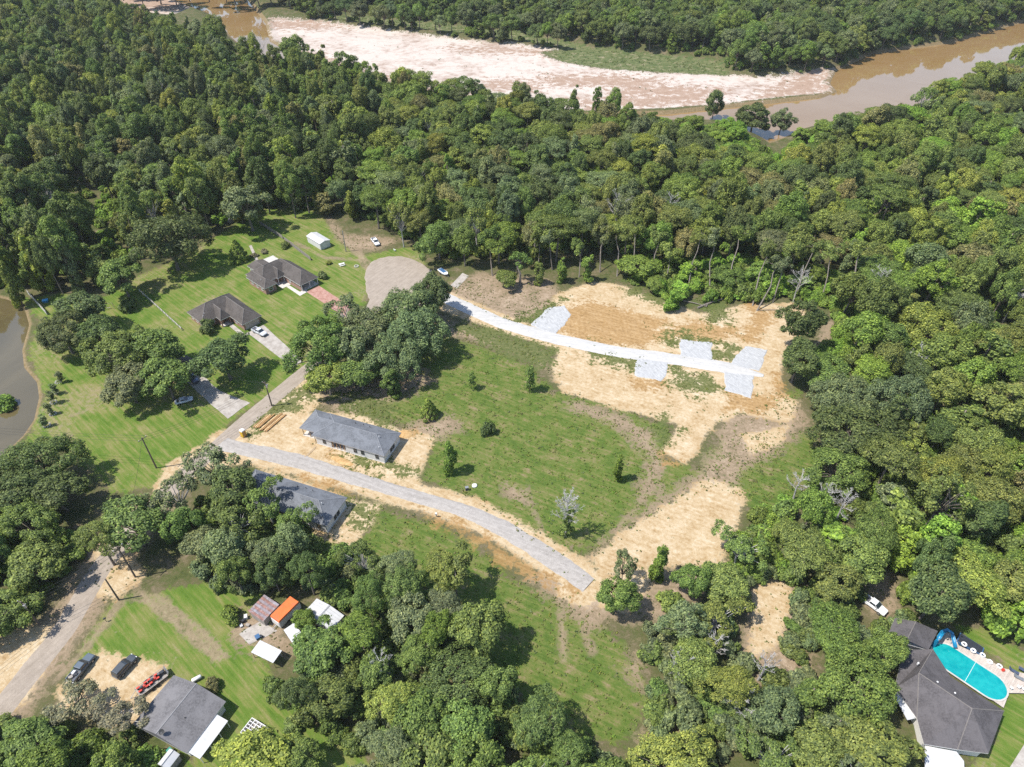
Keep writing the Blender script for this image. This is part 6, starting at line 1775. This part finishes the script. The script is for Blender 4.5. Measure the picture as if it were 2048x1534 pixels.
# --- woods: outlines of crown centres in the picture
WOODS = {
    'RA': dict(px=[(-140, -60), (150, -10), (300, 35), (380, 62), (455, 95), (540, 122), (600, 112), (640, 122), (700, 145), (720, 330), (655, 385), (590, 390), (540, 370), (500, 385), (440, 395), (400, 420), (290, 430), (270, 500), (170, 515), (60, 545), (-140, 560)], kinds=(('tall', 5), ('broad', 4), ('vine', 5), ('oak', 1.2), ('sparse', 0.8)), tints=(('dark', 3), ('mid', 4), ('olive', 3), ('grey', 1.5), ('yellow', 0.8), ('rust', 0.5)), h=(13, 24), zone='wood behind brick houses', mark='the white shed', mp=(637, 480)),
    'RB': dict(px=[(700, 145), (800, 155), (900, 175), (1000, 188), (1140, 215), (1330, 250), (1480, 300), (1530, 330), (1640, 310), (1700, 340), (1700, 470), (1620, 510), (1500, 480), (1350, 480), (1200, 480), (1050, 490), (960, 490), (900, 490), (820, 455), (760, 420), (690, 400), (720, 330)], kinds=(('broad', 4), ('oak', 2.5), ('layer', 4), ('tall', 2), ('vine', 1.2), ('sparse', 0.6)), tints=(('mid', 3), ('olive', 4), ('grey', 2), ('dark', 2), ('rust', 1.0), ('yellow', 1.5), ('fresh', 1.2)), h=(12, 20), zone='wood above limestone road', mark='the turning circle', mp=(790, 560)),
    'RC': dict(px=[(1620, 290), (1700, 240), (1830, 205), (1920, 162), (2048, 108), (2250, 60), (2300, 1180), (2050, 1210), (1960, 1190), (1830, 1190), (1700, 1080), (1610, 1010), (1640, 960), (1740, 900), (1760, 760), (1690, 700), (1690, 640), (1700, 560), (1700, 400)], kinds=(('broad', 4), ('layer', 3), ('oak', 2.5), ('tall', 1.5), ('vine', 2), ('sparse', 0.6)), tints=(('mid', 4), ('olive', 3.5), ('bright', 1.2), ('dark', 2.2), ('yellow', 1.6), ('rust', 0.9), ('fresh', 2), ('grey', 1)), h=(10, 19), zone='wood beyond clearing', mark='the pool', mp=(1940, 1340)),
    'RD': dict(px=[(1250, 1260), (1330, 1230), (1420, 1210), (1480, 1080), (1560, 1030), (1680, 1090), (1830, 1200), (1770, 1250), (1730, 1290), (1700, 1420), (1760, 1560), (1720, 1640), (1240, 1640), (1320, 1460), (1330, 1370)], kinds=(('broad', 4), ('sparse', 3), ('oak', 1), ('layer', 2), ('vine', 0.8)), tints=(('mid', 4), ('grey', 3), ('olive', 3), ('bright', 0.8), ('yellow', 0.6)), h=(8, 12), zone='wood beside pool house', mark='the pool', mp=(1940, 1340)),
    'RE': dict(px=[(640, 1075), (740, 1120), (860, 1130), (920, 1150), (920, 1230), (990, 1300), (1060, 1380), (1130, 1450), (1240, 1520), (1240, 1640), (650, 1640), (780, 1490), (640, 1430), (560, 1400), (540, 1350), (640, 1310), (720, 1250), (690, 1190), (600, 1170)], kinds=(('broad', 5), ('tuft', 2), ('oak', 1), ('tall', 1), ('sparse', 1)), tints=(('mid', 5), ('olive', 2), ('fresh', 2), ('grey', 1.5), ('yellow', 0.6), ('dark', 1)), h=(9, 13), zone='wood below gravel road', mark='the orange-roofed trailer', mp=(567, 1220)),
    'RF': dict(px=[(400, 980), (470, 950), (540, 1010), (620, 1060), (660, 1120), (560, 1180), (480, 1170), (400, 1130), (380, 1060), (330, 1050)], kinds=(('broad', 4), ('sparse', 2), ('oak', 1)), tints=(('mid', 4), ('dark', 2), ('grey', 2)), h=(9, 13), zone='trees by asphalt road', mark='the yellow toilet', mp=(488, 872)),
    'RG': dict(px=[(-140, 930), (0, 1020), (120, 1040), (130, 1100), (70, 1180), (-140, 1260)], kinds=(('broad', 4), ('oak', 1)), tints=(('mid', 4), ('dark', 3), ('fresh', 1)), h=(9, 13), zone='trees below the pond', mark='the transformer pole', mp=(80, 1250)),
    'RH': dict(px=[(500, -95), (545, -30), (600, 5), (700, 22), (850, 36), (1000, 52), (1080, 68), (1180, 85), (1290, 96), (1400, 112), (1480, 138), (1560, 136), (1640, 118), (1720, 92), (1850, 68), (1980, 38), (2100, 0), (2400, -60), (2400, -95), (500, -95)], kinds=(('broad', 5), ('tall', 3), ('vine', 2), ('mound', 2)), tints=(('dark', 3), ('mid', 4), ('grey', 3), ('fresh', 2), ('olive', 1)), h=(12, 19), zone='wood across the river', mark='the sandbar tip', mp=(1660, 160)),
    'RI': dict(px=[(-140, 1430), (60, 1440), (200, 1470), (280, 1500), (280, 1650), (-140, 1650)], kinds=(('broad', 4), ('mound', 1)), tints=(('mid', 4), ('fresh', 2), ('grey', 2)), h=(7, 10), zone='trees below sandy yard', mark='the slate pickup', mp=(163, 1336)),
    'RJ': dict(px=[(1120, 290), (1200, 240), (1330, 238), (1420, 240), (1500, 262), (1560, 300), (1610, 255), (1660, 240), (1660, 290), (1580, 340), (1450, 370), (1300, 350), (1180, 350)], kinds=(('mound', 3), ('broad', 4)), tints=(('bright', 4), ('fresh', 4)), h=(6, 10), zone='riverside willow thicket', mark='the turning circle', mp=(790, 560)),
    'RK': dict(px=[(1270, 545), (1340, 570), (1470, 575), (1600, 570), (1680, 590), (1690, 640), (1640, 700), (1700, 690), (1740, 560), (1600, 500), (1300, 500)], kinds=(('mound', 4), ('vine', 3), ('broad', 2)), tints=(('bright', 3), ('fresh', 3), ('mid', 3)), h=(5, 9), zone='vine thicket above clay', mark='the leaning trunk', mp=(1513, 622)),
    'RL': dict(px=[(1575, 985), (1530, 1010), (1480, 1080), (1460, 1130), (1500, 1180), (1560, 1120), (1640, 1060)], kinds=(('mound', 5), ('broad', 2)), tints=(('bright', 4), ('fresh', 3), ('mid', 1)), h=(4, 7), zone='thicket beside bare ground', mark='the pool', mp=(1940, 1340)),
}
KEEP = [poly(p) for k in ('sand',) for p in AREAS[k]] + [poly(p) for p in AREAS['field'][:2]]
KEEP_ALL = np.concatenate([k for k in KEEP])
cell = {}


def near(x, y, R, f=0.70):
    for i in range(int(x // 12) - 1, int(x // 12) + 2):
        for j in range(int(y // 12) - 1, int(y // 12) + 2):
            for (a, b_, r) in cell.get((i, j), ()):
                if (a - x) ** 2 + (b_ - y) ** 2 < (f * (R + r)) ** 2: return True
    return False


def mark(x, y, R):
    cell.setdefault((int(x // 12), int(y // 12)), []).append((x, y, R))


for x, y, R in TREES: mark(x, y, R * 0.85)
wr = random.Random(99)


def pick(ws):
    t_ = wr.uniform(0, sum(w for _, w in ws))
    for k, w in ws:
        t_ -= w
        if t_ <= 0: return k
    return ws[-1][0]


# spots of the picture that stay free of woodland crowns: (x, y, radius)
CLEAR = [(527, 1215, 32), (567, 1218, 42), (630, 1212, 36), (508, 1460, 36), (400, 1440, 75), (300, 1360, 45), (700, 870, 115), (650, 1005, 50), (585, 980, 42), (595, 555, 60), (450, 625, 80), (637, 480, 40), (590, 430, 45), (1900, 1400, 100), (1940, 1320, 75), (1746, 1207, 34), (750, 482, 26), (530, 1290, 40), (1550, 1200, 40), (1530, 1290, 40), (1610, 1330, 25), (1770, 1180, 25), (150, 370, 32), (205, 405, 36), (60, 330, 18), (235, 500, 18), (170, 470, 20), (1690, 1000, 22), (200, 1130, 45), (60, 1320, 60), (200, 1350, 70), (150, 1240, 40), (1350, 1400, 40), (430, 905, 25), (700, 1040, 35), (780, 1050, 50), (430, 1230, 50), (1665, 640, 14), (455, 437, 14), (1550, 300, 20), (620, 1470, 30)]


def hides(x, y, z, R):
    px, py, dep = project(x, y, z)
    pr = R * FPX / dep * 0.85
    return any((px - a) ** 2 + (py - b) ** 2 < (r + pr) ** 2 for a, b, r in CLEAR)


CAND = []
for rk, g in WOODS.items():
    hm = sum(g['h']) / 2
    pg = np.array([P(x, y, hm * 0.66) for x, y in g['px']])
    lo, hi = pg.min(0), pg.max(0)
    n = int(min(34000, (hi[0] - lo[0]) * (hi[1] - lo[1]) / 9))
    q = np.column_stack([[wr.uniform(lo[0], hi[0]) for _ in range(n)], [wr.uniform(lo[1], hi[1]) for _ in range(n)]])
    ok = sdf_poly(q, pg, 5.0) < 0
    ok &= sdf_poly(q, pg_river, 20.0) > 0.5
    for b_ in pg_bars[:3]: ok &= sdf_poly(q, b_, 20.0) > 1.0
    ok &= sdf_poly(q, pg_pond, 20.0) > 0.5
    for kp in KEEP: ok &= sdf_poly(q, kp, 20.0) > 0.3
    q = q[ok]
    z_ = terrain(q)
    tn_ph = wr.uniform(0, 6)
    for (x, y), zz in zip(q, z_):
        kind = pick(g['kinds'])
        h = wr.uniform(*g['h'])
        R = {'broad': wr.uniform(3.8, 7.4), 'oak': wr.uniform(7.0, 10.0), 'tall': wr.uniform(3.6, 6.0), 'layer': wr.uniform(4.6, 7.6), 'tuft': wr.uniform(3.2, 4.8), 'sparse': wr.uniform(4.2, 6.4), 'vine': wr.uniform(2.4, 5.0), 'mound': wr.uniform(2.2, 4.0)}[kind]
        if kind == 'mound': h = R * wr.uniform(1.0, 1.5)
        elif kind == 'vine': h *= wr.uniform(0.7, 1.0)
        elif kind == 'tall': h *= 1.12
        elif kind in ('broad', 'oak'): h *= 0.92
        if rk == 'RH': R *= 1.2
        if rk in ('RD', 'RE', 'RF', 'RG', 'RI'): R *= 0.9
        ff = 0.56 if rk == 'RH' else 0.66
        if near(x, y, R, ff) or hides(x, y, zz + h * 0.66, R): continue
        mark(x, y, R)
        CAND.append((rk, kind, x, y, zz, R, h, pick(g['tints'])))

# the largest in view become single trees, the rest the wood behind them
QUOTA = {'broadleaf_tree': 292 - sum(1 for t_ in HAND if NAME[t_[0]] == 'broadleaf_tree'), 'vine_covered_tree': 110, 'pine_tree': 60, 'leafy_shrub': 130}
sized = []
for c in CAND:
    px, py, dep = project(c[2], c[3], c[4] + c[6] * 0.6)
    vis = -20 < px < 2068 and -20 < py < 1554
    sized.append((c[5] / dep if vis else 0.0, c))
sized.sort(key=lambda s: -s[0])
single, rest = [], []
left = dict(QUOTA)
for s, c in sized:
    nm = NAME[c[1]]
    if s > 0 and left.get(nm, 0) > 0:
        left[nm] -= 1
        single.append(c)
    else:
        rest.append(c)


by = {}
for c in single:
    by.setdefault((c[0], c[1], c[7]), []).append(c)
for (rk, kind, tn), cs in by.items():
    g = WOODS[rk]
    mx, my = P(*g['mp'])
    cs.sort(key=lambda c: math.hypot(c[2] - mx, c[3] - my))
    for i, (_, _, x, y, zz, R, h, _) in enumerate(cs):
        lb = f"{TINT_W[tn]} {FORM_W[kind]} in the {g['zone']}, {ordinal(i + 1)} nearest {g['mark']}" if len(cs) > 1 else f"only {TINT_W[tn]} {FORM_W[kind]} in the {g['zone']}"
        plant(kind, wr.randrange(9), x, y, R, h, wr.uniform(0, 6.28), jit(TINT[tn], wr), lb, 'trees of the ' + g['zone'], zz)


# --- the rest: one object, leaf by leaf the same trees, scattered by geometry nodes
def scatter(name, rows, label, sources, mats_, cat=None):
    """rows: (x, y, z, scale xy, scale z, rot, tint, source index); sources: list of objects"""
    me = bpy.data.meshes.new(name)
    n = len(rows)
    me.vertices.add(n)
    me.vertices.foreach_set('co', np.array([r[:3] for r in rows], np.float32).ravel())
    for nm, ty, dat in (('scl', 'FLOAT_VECTOR', np.array([(r[3] * (0.86 + 0.3 * ((i * 0.618) % 1)), r[3] * (1.16 - 0.3 * ((i * 0.618) % 1)), r[4]) for i, r in enumerate(rows)])), ('rot', 'FLOAT_VECTOR', np.array([(0, 0, r[5]) for r in rows])), ('tint', 'FLOAT_VECTOR', np.array([r[6] for r in rows])), ('pick', 'INT', np.array([r[7] for r in rows]))):
        at = me.attributes.new(nm, ty, 'POINT')
        at.data.foreach_set('vector' if ty == 'FLOAT_VECTOR' else 'value', dat.astype(np.float32 if ty != 'INT' else np.int32).ravel())
    for m in mats_: me.materials.append(m)
    o = link(name, me)
    ng = bpy.data.node_groups.new(name + '_nodes', 'GeometryNodeTree')
    ng.interface.new_socket('Geometry', in_out='INPUT', socket_type='NodeSocketGeometry')
    ng.interface.new_socket('Geometry', in_out='OUTPUT', socket_type='NodeSocketGeometry')
    N, L = ng.nodes, ng.links
    gi, go = N.new('NodeGroupInput'), N.new('NodeGroupOutput')
    outj = N.new('GeometryNodeJoinGeometry')

    def attr(nm, ty):
        a = N.new('GeometryNodeInputNamedAttribute')
        a.data_type = ty
        a.inputs['Name'].default_value = nm
        return a.outputs['Attribute']
    pk_ = attr('pick', 'INT')
    for i, objs in enumerate(sources):
        cmp_ = N.new('FunctionNodeCompare')
        cmp_.data_type, cmp_.operation = 'INT', 'EQUAL'
        L.new(pk_, cmp_.inputs[2])
        cmp_.inputs[3].default_value = i
        for ob in objs:
            oi = N.new('GeometryNodeObjectInfo')
            oi.transform_space = 'ORIGINAL'
            oi.inputs['Object'].default_value = ob
            oi.inputs['As Instance'].default_value = True
            ip = N.new('GeometryNodeInstanceOnPoints')
            L.new(gi.outputs[0], ip.inputs['Points'])
            L.new(cmp_.outputs[0], ip.inputs['Selection'])
            L.new(oi.outputs['Geometry'], ip.inputs['Instance'])
            er = N.new('FunctionNodeEulerToRotation')
            L.new(attr('rot', 'FLOAT_VECTOR'), er.inputs[0])
            L.new(er.outputs[0], ip.inputs['Rotation'])
            L.new(attr('scl', 'FLOAT_VECTOR'), ip.inputs['Scale'])
            L.new(ip.outputs[0], outj.inputs[0])
    L.new(outj.outputs[0], go.inputs[0])
    md = o.modifiers.new('scatter', 'NODES')
    md.node_group = ng
    tag(o, label, cat, kind='stuff')
    return o


keys = sorted(SRC)
sidx = {k: i for i, k in enumerate(keys)}
kinds_have = {}
for k, i in sidx.items(): kinds_have.setdefault(k[0], []).append((k[1], i))
rows = []
for rk, kind, x, y, zz, R, h, tn in rest:
    vi, si = wr.choice(kinds_have[kind])
    v = VARS[kind][vi]
    rows.append((x, y, zz, R / v.R, h / v.h, wr.uniform(0, 6.28), jit(TINT[tn], wr), si))
# far woodland out to the horizon side of the river
for _ in range(1300):
    y = wr.uniform(640, 1100)
    x = wr.uniform(-0.75 * y, 0.75 * y)
    if near(x, y, 6.0): continue
    mark(x, y, 6.0)
    kind = wr.choice(('broad', 'tall', 'oak'))
    vi, si = wr.choice(kinds_have[kind])
    v = VARS[kind][vi]
    rows.append((x, y, 0, 1.25, 1.1, wr.uniform(0, 6.28), jit(TINT[wr.choice(('dark', 'mid', 'grey'))], wr), si))
scatter('woodland', rows, 'mass of mixed green woodland behind the single trees', [SRC[k] for k in keys], [m_leaf])

# --- undergrowth between the trunks
rows = []
ms = [(k[1], sidx[k]) for k in keys if k[0] == 'mound']
UG = {'RA': (('bright', 5), ('fresh', 3), ('yellow', 2)), 'RC': (('bright', 3), ('fresh', 4), ('mid', 3)), 'RB': (('fresh', 3), ('mid', 3), ('grey', 2), ('yellow', 1.5)), 'RK': (('bright', 4), ('fresh', 3)), 'RD': (('grey', 3), ('mid', 3)), 'RE': (('mid', 3), ('grey', 1)), 'RH': (('fresh', 2), ('mid', 3)), 'RF': (('mid', 2), ('grey', 1)), 'RG': (('fresh', 2), ('mid', 2)), 'RL': (('bright', 3), ('fresh', 2)), 'RJ': (('bright', 3), ('fresh', 2)), 'RI': (('mid', 2), ('fresh', 1))}
for rk, ts in UG.items():
    g = WOODS[rk]
    pg = np.array([P(x, y, 5.0) for x, y in g['px']])
    lo, hi = pg.min(0), pg.max(0)
    n = int(min(15000, (hi[0] - lo[0]) * (hi[1] - lo[1]) / 6.5))
    q = np.column_stack([[wr.uniform(lo[0], hi[0]) for _ in range(n)], [wr.uniform(lo[1], hi[1]) for _ in range(n)]])
    ok = (sdf_poly(q, pg, 5.0) < 1.0) & (sdf_poly(q, pg_river, 20.0) > 0) & (sdf_poly(q, pg_pond, 20.0) > 0.5)
    for kp in KEEP: ok &= sdf_poly(q, kp, 20.0) > 0.8
    for b_ in pg_bars[:3]: ok &= sdf_poly(q, b_, 20.0) > 0.5
    q = q[ok]
    for (x, y), zz in zip(q, terrain(q)):
        px, py, _d = project(x, y, zz + 1)
        if any((px - a) ** 2 + (py - b) ** 2 < r * r for a, b, r in ((1746, 1209, 46), (751, 484, 34), (1775, 1180, 28), (1550, 1200, 40), (1530, 1290, 40), (527, 1225, 40), (567, 1228, 46), (630, 1222, 40), (545, 1290, 45), (1930, 1280, 70))): continue
        s = wr.uniform(0.45, 1.05)
        vi, si = wr.choice(ms)
        rows.append((x, y, zz, s, s * wr.uniform(0.7, 1.5), wr.uniform(0, 6.28), jit(TINT[pick(ts)], wr), si))
scatter('undergrowth', rows, 'green undergrowth between the trunks of the woods', [SRC[k] for k in keys], [m_leaf])

# --- weeds and tufts in the rough grass, scrub on the sand
def tuft_mesh(name, n, hgt, spread, seed):
    r = np.random.default_rng(seed)
    cl = [(r.normal() * spread, r.normal() * spread, hgt * 0.5, hgt * 0.5) for _ in range(4)]
    return leaf_mesh(name, cl, n, 0.24, aspect=0.4, axis_c=(0, 0, 0), rng=r)


tufts = []
for i in range(2):
    e_ = empty('weed_clump', (*P(1010 + 30 * i, 905), 0), 0, ('bushy' if i else 'low') + ' green weed clump in the middle of the central field', 'weed', 'weed clumps')
    o = link('foliage', tuft_mesh('weed_clump', 34, 0.26, 0.2, 5 + i), e_)
    o['tint'] = list(TINT['olive'])
    tufts.append((o,))
rows = []
for src, dens, ts, zc in ((AREAS['field'], 0.6, (('bright', 3), ('olive', 3), ('yellow', 3), ('grey', 1), ('rust', 1)), 0), (AREAS['rough'], 0.25, (('olive', 3), ('yellow', 2), ('rust', 2)), 0), (AREAS['weeds'], 0.45, (('yellow', 2), ('olive', 2)), 0), ([STRIP], 0.12, (('olive', 2), ('grey', 2), ('mid', 2)), RZ), ([SANDBAR], 0.003, (('mid', 2), ('grey', 2)), RZ), (AREAS['sand'], 0.01, (('olive', 2), ('mid', 2)), 0)):
    for p in src:
        pg = poly(p, zc)
        lo, hi = pg.min(0), pg.max(0)
        n = int((hi[0] - lo[0]) * (hi[1] - lo[1]) * dens)
        if n < 1: continue
        q = np.column_stack([[wr.uniform(lo[0], hi[0]) for _ in range(n)], [wr.uniform(lo[1], hi[1]) for _ in range(n)]])
        q = q[sdf_poly(q, pg, 5.0) < 0.5]
        if not len(q): continue
        for (x, y), zz in zip(q, terrain(q)):
            s = wr.uniform(0.4, 1.1) * (1.8 if zc else 1.0)
            rows.append((x, y, zz, s, s * wr.uniform(0.6, 1.2), wr.uniform(0, 6.28), jit(TINT[pick(ts)], wr, 0.25), wr.randrange(2)))
scatter('field_weeds', rows, 'low weeds scattered through rough grass and sand', tufts, [m_leaf])

# ------------------------------------------------------------------ air
hz = NT('haze_air')
hv = hz.n('VolumePrincipled', ins={'Color': (0.86, 0.90, 0.95, 1.0), 'Density': 0.00006, 'Anisotropy': 0.0})
hz.t.links.new(hv.outputs[0], hz.out.inputs['Volume'])
haze = MB().box((0, 3900, (CAM_H + 4 - 9) / 2), (14000, 8800, CAM_H + 4 + 9)).build('haze', hz.m)
tag(haze, 'thin pale air over the whole valley', None, None, 'stuff')
